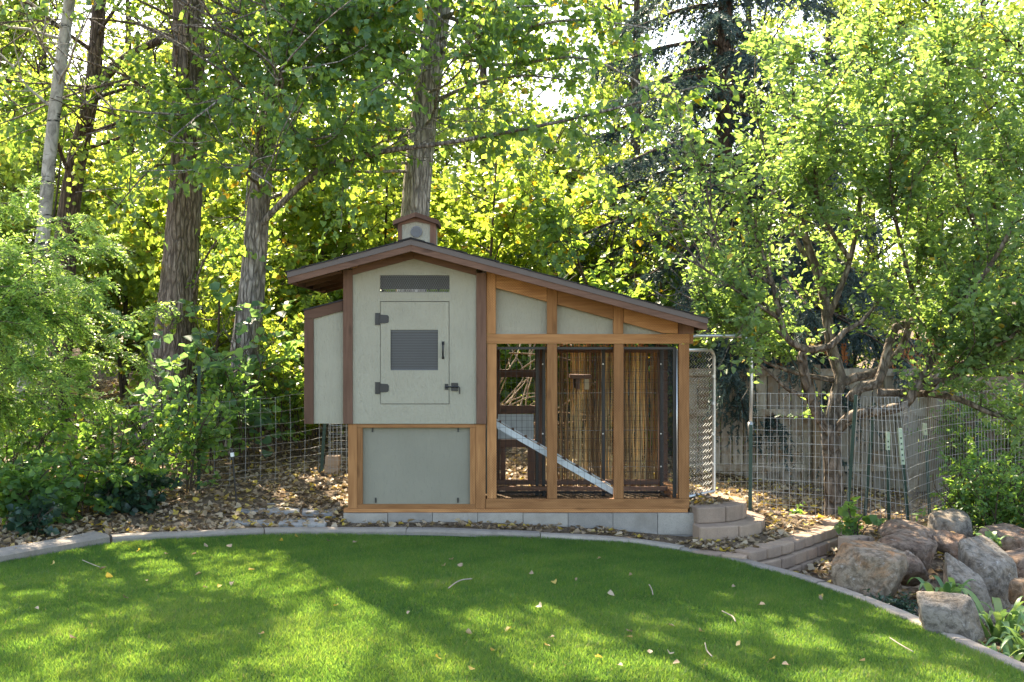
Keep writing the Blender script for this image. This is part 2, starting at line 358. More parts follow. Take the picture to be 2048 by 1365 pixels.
def grid_axis(a, b, fine0, fine1, f, c):
    v = [fine0]
    while v[-1] < fine1: v.append(v[-1] + f)
    s = f
    while v[-1] < b: s = min(s * 1.25, c); v.append(v[-1] + s)
    lo = [fine0]; s = f
    while lo[-1] > a: s = min(s * 1.25, c); lo.append(lo[-1] - s)
    return np.array(lo[:0:-1] + v)
gx = grid_axis(-140, 140, -6, 6, .12, 12); gy = grid_axis(-40, 220, -4, 9, .12, 12)
GX, GY = np.meshgrid(gx, gy); inl = (GY < y_curb(GX) + .02) & (GX > FOOT[0, 0]) & (GX < FOOT[-1, 0])
GZ = np.where(inl, L(GX, GY) - .05, B(GX, GY)); near = np.abs(GY - y_curb(GX)) < .12
GZ = np.where(near, np.minimum(GZ, L(GX, GY) - .02), GZ)
coopfoot = (GX > -1.45) & (GX < 1.66) & (GY > .05) & (GY < 1.6); GZ = np.where(coopfoot, np.minimum(GZ, -.02), GZ)
nx = len(gx); idx = np.arange(GX.size).reshape(GX.shape)
Q = np.stack([idx[:-1, :-1], idx[:-1, 1:], idx[1:, 1:], idx[1:, :-1]], -1).reshape(-1, 4)
link('ground', fast_mesh('ground', np.stack([GX, GY, GZ], -1).reshape(-1, 3), Q), M['soil'], kind='structure')

rows = np.linspace(0, 1, 60) ** 1.2
LV = np.array([[(x, y + (-9.8 - y) * r if y > -9.8 else y, 0) for r in rows] for x, y in CURVE[::12] if y > -9.6])
LV[..., 2] = L(LV[..., 0], LV[..., 1]); n0, n1 = LV.shape[:2]
idx = np.arange(n0 * n1).reshape(n0, n1); Q = np.stack([idx[:-1, :-1], idx[:-1, 1:], idx[1:, 1:], idx[1:, :-1]], -1).reshape(-1, 4)
link('lawn', fast_mesh('lawn', LV.reshape(-1, 3), Q), M['thatch'], kind='structure')

# grass blades
N = 1180000
x = RNG.uniform(-4.9, 3.9, N); y = RNG.uniform(-5.45, .45, N); d = y + 10.5
yc = y_curb(x)
# the turf thins out and stops short of the curb in places
edge = .015 + .03 * wob(x, y * 0, 5, 2) - .16 * np.exp(-((x + .75) / .42) ** 2) - .10 * np.exp(-((x + 3.3) / .5) ** 2)
ok = (y < yc + edge) & (np.abs(x) < d * .4335 * 1.10 + .35)
thin = 1 - .55 * np.exp(-((yc - y) / .12) ** 2) * (wob(x, y, 4, 5) > .1)
ok &= RNG.random(N) < thin
x, y = x[ok], y[ok]; N = len(x); z = L(x, y)
patch = wob(x, y, 2.2, 1); patch2 = wob(x, y, 7, 9)
h = (.019 + .016 * RNG.random(N)) * (1 + .15 * patch + .08 * patch2) * np.where(RNG.random(N) < .04, 1.5, 1)
a = RNG.uniform(0, 2 * np.pi, N); lean = RNG.uniform(.25, 1.05, N)
dx = np.cos(a) * lean + .12 * patch2; dy = np.sin(a) * lean + .12 * patch
w = RNG.uniform(.0020, .0036, N); b = a + np.pi / 2 + RNG.normal(0, .5, N)
base = np.stack([x, y, z], -1); sx = np.stack([np.cos(b) * w, np.sin(b) * w, 0 * w], -1)
mid = base + np.stack([dx * h * .28, dy * h * .28, h * .62], -1); tip = base + np.stack([dx * h, dy * h, h * (1.05 - .25 * lean)], -1)
V = np.stack([base - sx, base + sx, mid + sx * .75, tip, mid - sx * .75], 1).reshape(-1, 3)
i = np.arange(N)[:, None] * 5
rnd = np.clip(.45 + .20 * patch + .12 * patch2 + .10 * wob(x, y, .9, 6) + RNG.normal(0, .17, N), 0, .93); rnd = np.where(RNG.random(N) < .022, 1.0, rnd)
Q = np.concatenate([i + np.array([[0, 1, 3, 4]])], 0)
V2 = np.stack([base - sx, base + sx, tip], 1).reshape(-1, 3); Q = np.arange(N)[:, None] * 3 + np.array([[0, 1, 2]])
link('grass', fast_mesh('grass', V2, Q, rnd, False), M['grass'], kind='stuff', label='short mown green lawn grass inside the curved curb')
N_GRASS = N

# curb: cast segments following the lawn edge
def offset_curve(c, off):
    t = np.gradient(c, axis=0); t = unit(t); n = np.stack([-t[:, 1], t[:, 0]], -1); return c + n * off
curb = bpy.data.objects.new('curb', None); COL.objects.link(curb); curb['kind'] = 'structure'
def curb_seg(c, width, h0, name='curb_segment', tilt=0):
    bk = offset_curve(c, width); fr = offset_curve(c, 0.0); m = MB(); n = len(c); prof = [(0, -.09), (0, h0 - .022), (.10, h0 - .006), (.22, h0), (.88, h0 + .002), (1, h0 - .014), (1, -.09)]
    v = []
    for k in range(n):
        for u, hh in prof:
            q = fr[k] + (bk[k] - fr[k]) * u; v.append((q[0], q[1], float(L(q[0], q[1])) + hh + tilt * u))
    K = len(prof); f = [(k * K + j, k * K + (j + 1) % K, (k + 1) * K + (j + 1) % K, (k + 1) * K + j) for k in range(n - 1) for j in range(K)]
    f += [tuple(range(K)), tuple(range(n * K - 1, (n - 1) * K - 1, -1))]
    return m.add(v, f).build(name, M['curb'], curb)
cpx = proj(np.column_stack([CURVE, L(CURVE[:, 0], CURVE[:, 1])]))[0]
for kk, (a, b_) in enumerate([(225, 528.4), (529.4, 811.4), (812.4, 1080.4), (1081.4, 1358.4), (1359.4, 1630), (1631.2, 1905), (1906.3, 2200), (2202, 3000)]):
    c = CURVE[(cpx > a) & (cpx < b_)]; curb_seg(np.concatenate([c[:-8:18], c[-1:]]), .115, (.055, .054, .05, .042, .03, .024, .024, .024)[kk])
for a, b_ in [(-420, -112), (-108, 222)]:
    c = CURVE[(cpx > a) & (cpx < b_)]; ln = np.array([c[0] + (c[-1] - c[0]) * u for u in np.linspace(0, 1, 10)]); curb_seg(ln + (c.mean(0) - ln.mean(0)) * .5, .20, .075, tilt=.008)

# ================================================================ the chicken coop
coop = thing('chicken_coop', 'sage green chicken coop with cedar framed wire run and cupola', 'coop')
def fpoly(name, mat, pts, y, th, parent, **kw):           # a board whose face lies in the plane y, given by its outline
    return MB().prism([P(a, b_, y) for a, b_ in pts], (0, th, 0)).build(name, M[mat], parent, **kw)
def fbox(name, mat, x0, y0, x1, y1, y, th, parent, bevel=.003, **kw):
    return fpoly(name, mat, [(x0, y1), (x1, y1), (x1, y0), (x0, y0)], y, th, parent, bevel=bevel, **kw)
RX = -.874
def zf(x): return 2.298 - .267 * abs(x - RX)               # underside of the roof fascia
def pz(z, y): return CY - (z - CAMP[2]) * F / (y - CAMP[1])
def px_(x, y): return CX + x * F / (y - CAMP[1])
def X0(px): return (px - CX) * 10.5 / F
def Z0(py): return CAMP[2] - (py - CY) * 10.5 / F

# front wall of the house, with vent and door openings
wall = MB(); yb = .002
def gz(px): return pz(zf(X0(px)) + .05, 0)
for poly in ([(703, 848), (760.3, 848), (760.3, gz(760.3)), (703, gz(703))], [(898.7, 848), (954, 848), (954, gz(954)), (898.7, gz(898.7))],
             [(760.3, 551), (898.7, 551), (898.7, gz(898.7)), (px_(RX, 0), gz(px_(RX, 0))), (760.3, gz(760.3))],
             [(760.3, 603), (898.7, 603), (898.7, 585), (760.3, 585)], [(760.3, 848), (898.7, 848), (898.7, 809), (760.3, 809)]):
    wall.prism([P(a, b_, 0) for a, b_ in poly], (0, .014, 0))
wall.build('front_wall', M['siding'], coop)
# vent with hexagonal wire
hexm = MB(); s = .0115
x0, x1, z0, z1 = X0(761), X0(898), Z0(584.5), Z0(551.5)
r_ = 0
zz = z0
while zz < z1 + s:
    xx = x0 + (s * .866 if r_ % 2 else 0)
    while xx < x1:
        for k in (0, 1, 2):
            a = math.radians(30 + 120 * k)
            hexm.tube([(xx, .012, zz), (min(max(xx + s * math.cos(a), x0), x1), .012, zz + s * math.sin(a) * .98)], .0013, 3, False)
        xx += 2 * s * .866
    zz += s * 1.5; r_ += 1
hexm.build('vent_wire', M['mesh'], coop, kind='stuff', label='hexagonal wire over the long vent opening')
fbox('vent_frame', 'siding', 758, 585.2, 901, 589, .015, .10, coop, 0)
# trims
fbox('corner_trim', 'bz', 686, 540, 705, 848.5, -.022, .035, coop)
fbox('corner_trim', 'bz', 952.5, 546, 972.5, 848.5, -.022, .035, coop)
def gable(name, mat, xa, xb, za, zb, y, th, mat2=None):
    pts = [(xa, y, zf(xa) + za), (xb, y, zf(xb) + za), (xb, y, zf(xb) + zb), (xa, y, zf(xa) + zb)]
    return MB().prism(pts, (0, th, 0)).build(name, M[mat], coop, bevel=.002)
gable('gable_trim', 'bx', X0(705.3), RX - .0008, -.045, .055, -.018, .022); gable('gable_trim', 'bx', RX + .0008, X0(952.2), -.045, .055, -.018, .022)
# door
door = MB()
for poly in ([(761.2, 807.8), (781, 807.8), (781, 604.2), (761.2, 604.2)], [(876, 807.8), (897.6, 807.8), (897.6, 604.2), (876, 604.2)], [(781, 660), (876, 660), (876, 604.2), (781, 604.2)], [(781, 807.8), (876, 807.8), (876, 741), (781, 741)]):
    door.prism([P(a, b_, -.004) for a, b_ in poly], (0, .018, 0))
door = door.build('door', M['siding'], coop)
scr = MB(); xa, xb = X0(780), X0(877); za, zb = Z0(742), Z0(659)
scr.box((xa, .022, za), (xb, .030, zb)); n = 15; bar = MB()
for k in range(n):
    q = za + .02 + (zb - za - .045) * k / (n - 1); bar.box((xa, .012, q), (xb, .0215, q + .008))
MB().box((xa, .010, zb - .024), (xb, .0215, zb)).build('screen_band', M['screenb'], door); MB().box((xa, .010, za), (xb, .0215, za + .016)).build('screen_band', M['screenb'], door)
bar.build('screen_ribs', M['rib'], door, kind='stuff'); scr.build('window_screen', M['screen'], door, label='dark grey horizontally ribbed window screen of the door')
hd = MB(); hx = X0(886.3)
hd.tube([(hx, -.006, Z0(684)), (hx, -.034, Z0(690)), (hx, -.042, Z0(700)), (hx, -.034, Z0(711)), (hx, -.006, Z0(716))], [.006, .0075, .0085, .0075, .006], 8)
hd.box((hx - .011, -.009, Z0(690)), (hx + .011, -.004, Z0(683.5))); hd.box((hx - .010, -.009, Z0(718.5)), (hx + .010, -.004, Z0(713.5)))
hd.build('handle', M['black'], door, smooth=True)
def hinge(yc):
    h = MB(); h.box((X0(750.5), -.008, Z0(yc + 12)), (X0(757.8), .0, Z0(yc - 12)))
    h.tube([(X0(759), -.009, Z0(yc + 12)), (X0(759), -.009, Z0(yc - 12))], .006, 8)
    h.prism([P(a, b_, -.009) for a, b_ in [(760, yc + 9), (775, yc + 8), (777.5, yc + 5), (777.5, yc - 5), (775, yc - 8), (760, yc - 9)]], (0, .005, 0))
    h = h.build('hinge', M['black'], door)
    s_ = MB()
    for a, b_ in ((753, -9), (753, 0), (753, 9), (765, 5), (765, -5), (773, 0)):
        c = P(a, yc + b_, -.010); s_.tube([c, c - Vector((0, .002, 0))], .0045, 6)
    s_.build('screw', M['black'], h, kind='stuff')
hinge(638.5); hinge(776.5)
lt = MB(); lt.box((X0(889.5), -.010, Z0(780)), (X0(896.8), -.003, Z0(768))); lt.box((X0(902.5), -.010, Z0(782.5)), (X0(916), .001, Z0(766)))
lt.tube([(X0(892), -.018, Z0(774)), (X0(918), -.018, Z0(774)), (X0(919.2), -.018, Z0(776)), (X0(919.4), -.018, Z0(788))], .0055, 8)
for q in (892, 907, 913): lt.tube([(X0(q) - .004, -.012, Z0(774)), (X0(q) + .004, -.012, Z0(774))], .011, 8)
lt.build('latch', M['black'], door)
# lower frame and panel
fbox('lower_panel', 'panel', 716, 852, 949, 1012, .045, .012, coop, 0, label='darker grey green board closing the base')
fbox('post', 'oz', 696, 849, 714, 1017.5, .0, .07, coop); fbox('post', 'oz', 951, 849, 971, 1017.5, .0, .07, coop)
fbox('frame_strip', 'oz', 714.2, 856.2, 725, 1009, .004, .038, coop); fbox('frame_strip', 'oz', 940, 856.2, 950.8, 1009, .004, .038, coop)
fbox('frame_strip', 'ox', 714.2, 849, 950.8, 856, .004, .038, coop); fbox('frame_strip', 'ox', 714.2, 1009.2, 950.8, 1017.5, .004, .038, coop)
for a, b_ in ((744, 860), (916, 860), (750.5, 1002), (915.5, 1002)):
    MB().box((X0(a) - .007, .036, Z0(b_ + 5)), (X0(a) + .007, .046, Z0(b_ - 5))).build('turn_button', M['black'], coop)
fbox('sill', 'ox', 687, 1018, 1376, 1025.6, -.008, .10, coop)
# nest box on the left side
nest = MB().box((X0(612), .05, Z0(847)), (X0(686), 1.2, Z0(650))).build('nest_box', M['siding'], coop)
fpoly('nest_panel', 'siding', [(625, 847.5), (686.5, 847.5), (686.5, 615), (625, 632)], .030, .012, nest)
fbox('nest_trim', 'bz', 608, 638.5, 627, 848.5, .012, .025, nest)
fpoly('nest_trim', 'bx', [(608, 638), (627, 638), (685.6, 622), (685.6, 602), (608, 622)], .012, .025, nest, bevel=.002)
MB().prism([(X0(606), .0, Z0(622)), (X0(686.5), .0, Z0(601.6)), (X0(686.5), .0, Z0(598.5)), (X0(606), .0, Z0(619))], (0, 1.25, 0)).build('nest_lid', M['shingle'], nest)
# side and rear walls of the house, floor
MB().box((X0(690), .035, Z0(848)), (X0(690) + .014, 1.4, zf(X0(690)) + .03)).build('side_wall', M['siding'], coop)
MB().box((X0(965), .035, Z0(848)), (X0(965) + .014, 1.4, zf(X0(965)) + .03)).build('side_wall', M['siding'], coop)
MB().box((X0(690) + .016, 1.388, Z0(848)), (X0(965) - .002, 1.4, 2.022)).build('rear_wall', M['dark'], coop)
MB().box((X0(690) + .016, 1.388, 2.050), (X0(965) - .002, 1.4, 2.30)).build('rear_wall', M['dark'], coop)
MB().box((X0(690), .02, Z0(848)), (X0(968), 1.4, Z0(848) + .03)).build('floor_deck', M['ply'], coop)
MB().box((X0(698), .06, -.0), (X0(698) + .012, 1.36, Z0(849))).build('side_skirt', M['panel'], coop)
MB().box((X0(700), 1.35, .0), (X0(968), 1.362, Z0(849))).build('rear_skirt', M['panel'], coop)
# run framing
fbox('post', 'oz', 974.3, 688.6, 993, 998, 0, .089, coop); fbox('post', 'oz', 1094.3, 688.6, 1114.2, 998, 0, .089, coop)
fbox('post', 'oz', 1228, 688.6, 1247.3, 998, 0, .089, coop); fbox('post', 'oz', 1358, 688.6, 1378.5, 998, 0, .089, coop)
fbox('mid_beam', 'ox', 973, 668.5, 1379.5, 688, 0, .089, coop); fbox('beam_end', 'oz', 1380, 668.5, 1387, 688, .004, .12, coop)
fbox('bottom_beam', 'ox', 972, 998.4, 1378.5, 1017.6, -.004, .095, coop)
def rail_top(px): return pz(zf(X0(px)) + .045, 0)
fpoly('stub_post', 'oz', [(973, 668.2), (991.5, 668.2), (991.5, rail_top(991.5)), (973, rail_top(973))], 0, .089, coop, bevel=.003)
fpoly('stub_post', 'oz', [(1094, 668.2), (1114, 668.2), (1114, rail_top(1114)), (1094, rail_top(1094))], 0, .089, coop, bevel=.003)
fpoly('stub_post', 'oz', [(1227, 668.2), (1246.5, 668.2), (1246.5, rail_top(1246.5)), (1227, rail_top(1227))], 0, .089, coop, bevel=.003)
def rail(a, b_):
    lo = lambda q: min(576 + .2695 * (q - 991), 668)
    fpoly('slope_rail', 'ox', [(a, lo(a)), (b_, lo(b_)), (b_, rail_top(b_)), (a, rail_top(a))], .006, .06, coop, bevel=.003)
rail(992, 1093.6); rail(1114.4, 1226.6)
fpoly('slope_rail', 'ox', [(1247, 645), (1326, 667), (1356, 668), (1356, rail_top(1356)), (1247, rail_top(1247))], .006, .06, coop, bevel=.003)
fpoly('corner_block', 'bz', [(1356.5, 668.2), (1388, 668.2), (1388, rail_top(1388)), (1356.5, rail_top(1356.5))], .03, .08, coop)
for a, b_ in ((988, 1097), (1111, 1230), (1244, 1330)):
    fpoly('gable_panel', 'siding', [(a, 672), (b_, 672), (b_, pz(zf(X0(b_)) + .0, 0)), (a, pz(zf(X0(a)) + .0, 0))], .068, .012, coop)
# rear and side framing of the run
yr = 1.36
def rbox(name, mat, x0, y0, x1, y1, y=yr, th=.06, parent=coop, **kw): return fbox(name, mat, x0, y0, x1, y1, y, th, parent, **kw)
rbox('rear_post', 'bz', 1317, 690, 1335.5, 968); rbox('rear_post', 'bz', 1070, 694, 1087, 968); rbox('rear_post', 'bz', 984, 694, 1000, 968)
rbox('rear_rail', 'bx', 1000.3, 740, 1069.7, 755); rbox('rear_rail', 'bx', 1000.3, 812, 1069.7, 828); rbox('rear_rail', 'bx', 1000.3, 880, 1069.7, 895)
rbox('rear_rail', 'bx', 1087.3, 694, 1316.7, 706); rbox('rear_sill', 'bx', 984, 961, 1336, 970, 1.34, .09)
rbox('rear_sill', 'bx', 984, 974, 1336, 982, .80, .06)
fbox('nest_door', 'ramp', 996, 829, 1067, 879, 1.35, .012, coop, label='pale grey board panel at the back of the run')
rbox('rear_stile', 'bz', 1055, 895.4, 1069.7, 960.6); rbox('rear_stile', 'bz', 1000.4, 895.4, 1011, 960.6)
MB().box((X0(1358) , .1, Z0(998)), (X0(1378), 1.36, Z0(1017))).build('side_sill', M['oy'], coop)
MB().box((X0(1360) , .09, Z0(688)), (X0(1378), 1.36, Z0(669))).build('side_beam', M['oy'], coop)
MB().box((-.23, .10, -.03), (1.49, 1.36, .012)).build('run_floor', M['soil'], coop)
# black kennel frame standing in the run
ken = thing('kennel_frame', 'black steel kennel frame with wire mesh inside the coop run', 'kennel')
kx0, kx1, ky0, ky1, kz0, kz1 = -.16, 1.462, .125, 1.06, .045, 1.47
for x_, y_ in ((kx1, ky0), (kx1, ky1), (.895, ky1), (.31, ky1), (.245, ky1 + .01), (kx0, ky1), (kx0, ky0)):
    MB().box((x_ - .016, y_ - .016, .012), (x_ + .016, y_ + .016, kz1)).build('upright', M['black'], ken, bevel=.004)
for z_ in (kz0, kz1 - .012):
    MB().box((kx0 + .017, ky0 - .011, z_ - .011), (kx1 - .017, ky0 + .011, z_ + .011)).build('rail', M['black'], ken)
    MB().box((kx0 + .017, ky1 - .010, z_ - .010), (kx1 - .017, ky1 + .010, z_ + .012)).build('rail', M['black'], ken)
    MB().box((kx1 - .011, ky0 + .017, z_ - .011), (kx1 + .011, ky1 - .017, z_ + .011)).build('rail', M['black'], ken)
def welded(mb, A, Bp, z0, z1, pv, ph, r, bow=None):
    A, Bp = Vector(A), Vector(Bp); ln = (Bp - A).length; nv = max(1, round(ln / pv)); nh = max(1, round((z1 - z0) / ph))
    pt = lambda u, z: A.lerp(Bp, u) + Vector((0, 0, z)) + (bow(u, z) if bow else Vector((0, 0, 0)))
    for i in range(nv + 1): mb.tube([pt(i / nv, z0), pt(i / nv, (z0 + z1) / 2), pt(i / nv, z1)], r, 4, False)
    for j in range(nh + 1):
        z = z0 + (z1 - z0) * j / nh; mb.tube([pt(k / max(4, nv // 2), z) for k in range(max(4, nv // 2) + 1)], r, 4, False)
w1 = MB(); welded(w1, (kx0, ky0 - .014, 0), (kx1, ky0 - .014, 0), kz0, kz1 - .02, .0508, .1016, .0014); w1.build('wire_mesh', M['blackw'], ken, kind='stuff')
w1 = MB(); welded(w1, (kx1 + .005, ky0, 0), (kx1 + .005, ky1, 0), kz0, kz1 - .02, .0508, .1016, .0014); w1.build('wire_mesh', M['blackw'], ken, kind='stuff')
w1 = MB(); welded(w1, (kx0, ky1 + .014, 0), (kx1, ky1 + .014, 0), kz0, kz1 - .02, .0508, .1016, .0014); w1.build('wire_mesh', M['blackw'], ken, kind='stuff')
for x_, z_ in ((.300, 1.30), (.890, 1.30), (.30, .62), (.89, .62), (1.455, 1.3), (1.455, .62), (1.455, .3)):
    MB().tube([(x_, ky1 - .017, z_), (x_, ky1 - .022, z_)], .008, 8).build('bolt', M['galv'], ken)
# ramp
ramp = thing('chicken_ramp', 'sloping pale grey chicken ramp with cleats inside the run', 'ramp')
ra, rb = P(985, 838, .16), P(1227, 977, .16)
dz = Vector((0, 0, -.062))
MB().prism([ra, rb, rb + dz, ra + dz], (0, .022, 0)).build('side_rail', M['ramp'], ramp)
MB().prism([p + Vector((0, .30, 0)) for p in (ra, rb, rb + dz, ra + dz)], (0, .022, 0)).build('side_rail', M['ramp'], ramp)
o = Vector((0, .0225, -.012)); MB().prism([ra + o, rb + o, rb + o + Vector((0, 0, -.012)), ra + o + Vector((0, 0, -.012))], (0, .277, 0)).build('tread', M['ply'], ramp)
for k in range(9):
    c = ra.lerp(rb, .06 + k * .108) + Vector((0, .023, -.012)); MB().box((c.x - .012, c.y, c.z), (c.x + .012, c.y + .275, c.z + .016)).build('cleat', M['by'], ramp)
# perch shelf
per = thing('perch_shelf', 'small brown wooden perch shelf on a bracket inside the run', 'perch')
a_, b_ = P(1140, 757, 1.0), P(1182, 749, 1.0)
MB().box((a_.x, .84, a_.z), (b_.x, 1.34, a_.z + .035)).build('shelf', M['bx'], per, bevel=.003); MB().box((a_.x + .05, .86, a_.z - .10), (a_.x + .09, 1.34, a_.z - .002)).build('bracket', M['by'], per)
MB().box((a_.x + .13, .86, a_.z - .105), (a_.x + .175, .90, a_.z - .002)).build('end_block', M['ply'], per)
# reed screen behind the run
reed = thing('reed_screen', 'golden brown reed screen hung behind the wire run', 'screen'); V = []; Q = []; rn = []
rs = np.random.default_rng(3); xx = P(1088, 0, 1.46).x; xe = P(1327, 0, 1.46).x; k = 0
while xx < xe:
    r = rs.uniform(.0035, .0065); yy = 1.45 + rs.uniform(-.014, .014); zt = P(0, 692, 1.46).z + rs.uniform(-.02, .03); zb_ = .04 + rs.uniform(-.02, .05); b1, b2 = rs.normal(0, .012, 2)
    pts = [(xx, yy, zb_), (xx + b1, yy + rs.normal(0, .006), .55), (xx + b2, yy + rs.normal(0, .006), 1.0), (xx + (b1 + b2) * .7, yy, zt)]
    for j, p in enumerate(pts):
        for s_ in range(4): V.append((p[0] + r * math.cos(s_ * 1.5708 + .4), p[1] + r * math.sin(s_ * 1.5708 + .4), p[2]))
    for j in range(3):
        for s_ in range(4): Q.append((k + j * 4 + s_, k + j * 4 + (s_ + 1) % 4, k + j * 4 + 4 + (s_ + 1) % 4, k + j * 4 + 4 + s_)); rn.append(0)
    t_ = np.clip(.5 + .28 * math.sin(xx * 21) + rs.normal(0, .25), 0, 1); rn[-12:] = [t_] * 12
    k += 16; xx += r * rs.uniform(1.0, 1.7)
link('reeds', fast_mesh('reeds', np.array(V), np.array(Q), np.array(rn)), M['reed'], reed, kind='stuff')
for z_ in (.25, .62, 1.0, 1.36):
    MB().tube([(P(1088, 0, 1.43).x, 1.428, z_), (xe - .2, 1.424, z_ + .01), (xe, 1.428, z_)], .0018, 4).build('tie_wire', M['wire'], reed)
# roof
yF, yR = -.28, 1.65; xl, xr = -1.94, 1.69
roof = MB()
for a, b_ in ((xl, RX), (RX, xr)):
    roof.prism([(a, yF + .004, zf(a) + .060), (b_, yF + .004, zf(b_) + .060), (b_, yF + .004, zf(b_) + .098), (a, yF + .004, zf(a) + .098)], (0, yR - yF - .008, 0))
roof = roof.build('roof', M['ply'], coop)
for a, b_ in ((xl, RX - .0006), (RX + .0006, xr)):
    MB().prism([(a, yF, zf(a)), (b_, yF, zf(b_)), (b_, yF, zf(b_) + .0595), (a, yF, zf(a) + .0595)], (0, .036, 0)).build('fascia', M['bx'], roof, bevel=.002)
    MB().prism([(a, yR - .036, zf(a)), (b_, yR - .036, zf(b_)), (b_, yR - .036, zf(b_) + .0595), (a, yR - .036, zf(a) + .0595)], (0, .036, 0)).build('fascia', M['bx'], roof)
    MB().prism([(a - (.006 if a == xl else 0), yF - .008, zf(a) + .056), (b_ + (.006 if b_ == xr else 0), yF - .008, zf(b_) + .056), (b_ + (.006 if b_ == xr else 0), yF - .008, zf(b_) + .103), (a - (.006 if a == xl else 0), yF - .008, zf(a) + .103)], (0, .0075, 0)).build('drip_edge', M['drip'], roof)
MB().box((xl + .0005, yF + .037, zf(xl) + .004), (xl + .03, yR - .037, zf(xl) + .058)).build('eave_board', M['by'], roof)
MB().box((xr - .03, yF + .037, zf(xr) + .004), (xr - .0005, yR - .037, zf(xr) + .058)).build('eave_board', M['by'], roof)
MB().box((xl - .008, yF - .002, zf(xl) + .056), (xl - .002, yR, zf(xl) + .103)).build('drip_edge', M['drip'], roof)
MB().box((xr + .002, yF - .002, zf(xr) + .056), (xr + .008, yR, zf(xr) + .103)).build('drip_edge', M['drip'], roof)
for yy in (.42, .84, 1.26):
    for a, b_ in ((xl + .031, X0(686)), (X0(975), xr - .031)):
        MB().prism([(a, yy, zf(a) + .001), (b_, yy, zf(b_) + .001), (b_, yy, zf(b_) + .059), (a, yy, zf(a) + .059)], (0, .036, 0)).build('rafter', M['bx'], roof)
a, b_ = xl + .031, X0(685); MB().prism([(a, .0, zf(a) + .001), (b_, .0, zf(b_) + .001), (b_, .0, zf(b_) + .059), (a, .0, zf(a) + .059)], (0, .036, 0)).build('rafter', M['bx'], roof)
for q in (711, 768, 889, 955, 1060, 1165, 1270):
    x_ = X0(q); sl = .267 * (1 if x_ < RX else -1)
    MB().prism([(x_ - .02, yF + .037, zf(x_) + .012 - sl * .02), (x_ + .02, yF + .037, zf(x_) + .012 + sl * .02), (x_ + .02, yF + .037, zf(x_) + .059 + sl * .02), (x_ - .02, yF + .037, zf(x_) + .059 - sl * .02)], (0, .22, 0)).build('outlooker', M['oy'], roof)
# shingle courses
rs = np.random.default_rng(5)
for side in (-1, 1):
    xe = xl - .02 if side < 0 else xr + .02; ln = abs(xe - RX); nc = int(ln / .14)
    for k in range(nc + 1):
        a = xe - side * k * .14 ; b_ = a - side * .17
        if (b_ - RX) * side < 0: b_ = RX
        h0 = .104 + .004 * (k % 2); m = MB()
        m.prism([(a, yF - .022 + rs.uniform(-.004, .004), zf(a) + h0 + .003), (b_, yF - .022, zf(b_) + h0 - .002), (b_, yF - .022, zf(b_) + h0 + .005), (a, yF - .022 + rs.uniform(-.004, .004), zf(a) + h0 + .011)], (0, yR - yF + .04, 0))
        m.build('shingle_course', M['shingle'], roof)
m = MB(); m.prism([(RX - .12, yF - .026, zf(RX - .12) + .121), (RX, yF - .026, zf(RX) + .121), (RX + .12, yF - .026, zf(RX + .12) + .121), (RX, yF - .026, zf(RX) + .112)], (0, yR - yF + .05, 0)); m.build('ridge_cap', M['shingle'], roof)
# cupola
yc0 = .42; cup = MB()
fbx = lambda a, b_, y: P(a, b_, y)
cz0 = P(0, 488, yc0).z
ca, cb = P(797, 0, yc0 + .012).x, P(870, 0, yc0).x; cm = (ca + cb) / 2
cup.prism([(ca, yc0, cz0 - .12), (cb, yc0, cz0 - .12), (cb, yc0, P(0, 445, yc0).z), (cm, yc0, P(0, 434, yc0).z), (ca, yc0, P(0, 445, yc0).z)], (0, .36, 0)); cup = cup.build('cupola', M['siding'], coop)
fbox('cupola_trim', 'bz', 795.5, 446, 803.5, 500, yc0 - .014, .03, cup); fbox('cupola_trim', 'bz', 860, 446, 872, 500, yc0 - .014, .03, cup)
fpoly('cupola_trim', 'bx', [(795.5, 452), (803.5, 449.5), (831, 443), (831, 434), (795.5, 444)], yc0 - .018, .02, cup); fpoly('cupola_trim', 'bx', [(872, 452), (864, 449.5), (831.3, 443), (831.3, 434), (872, 444)], yc0 - .018, .02, cup)
for s_ in ((785.5, 830.9), (831.1, 876.5)):
    l_ = s_[0] < 800
    yL, yRr = (441, 424.5) if l_ else (424.5, 440)
    MB().prism([P(s_[0], yL + 9, yc0 - .07), P(s_[1], yRr + 9, yc0 - .07), P(s_[1], yRr, yc0 - .07), P(s_[0], yL, yc0 - .07)], (0, .50, 0)).build('cupola_roof', M['by'], cup)
vc = P(833, 464, yc0); r = 11.6 * 10.92 / F
vd = MB(); vd.tube([(vc.x, yc0 - .012, vc.z), (vc.x, yc0 - .002, vc.z)], r, 28); vd = vd.build('round_vent', M['vent'], cup)
lv = MB()
for k in range(-4, 5):
    z_ = vc.z + k * r * .2; hw = math.sqrt(max(0, (r * .9) ** 2 - (k * r * .2) ** 2)); lv.prism([(vc.x - hw, yc0 - .013, z_), (vc.x + hw, yc0 - .013, z_), (vc.x + hw, yc0 - .020, z_ - .007), (vc.x - hw, yc0 - .020, z_ - .007)], (0, .001, -.003))
lv.build('louvre', M['galv'], vd, kind='stuff')

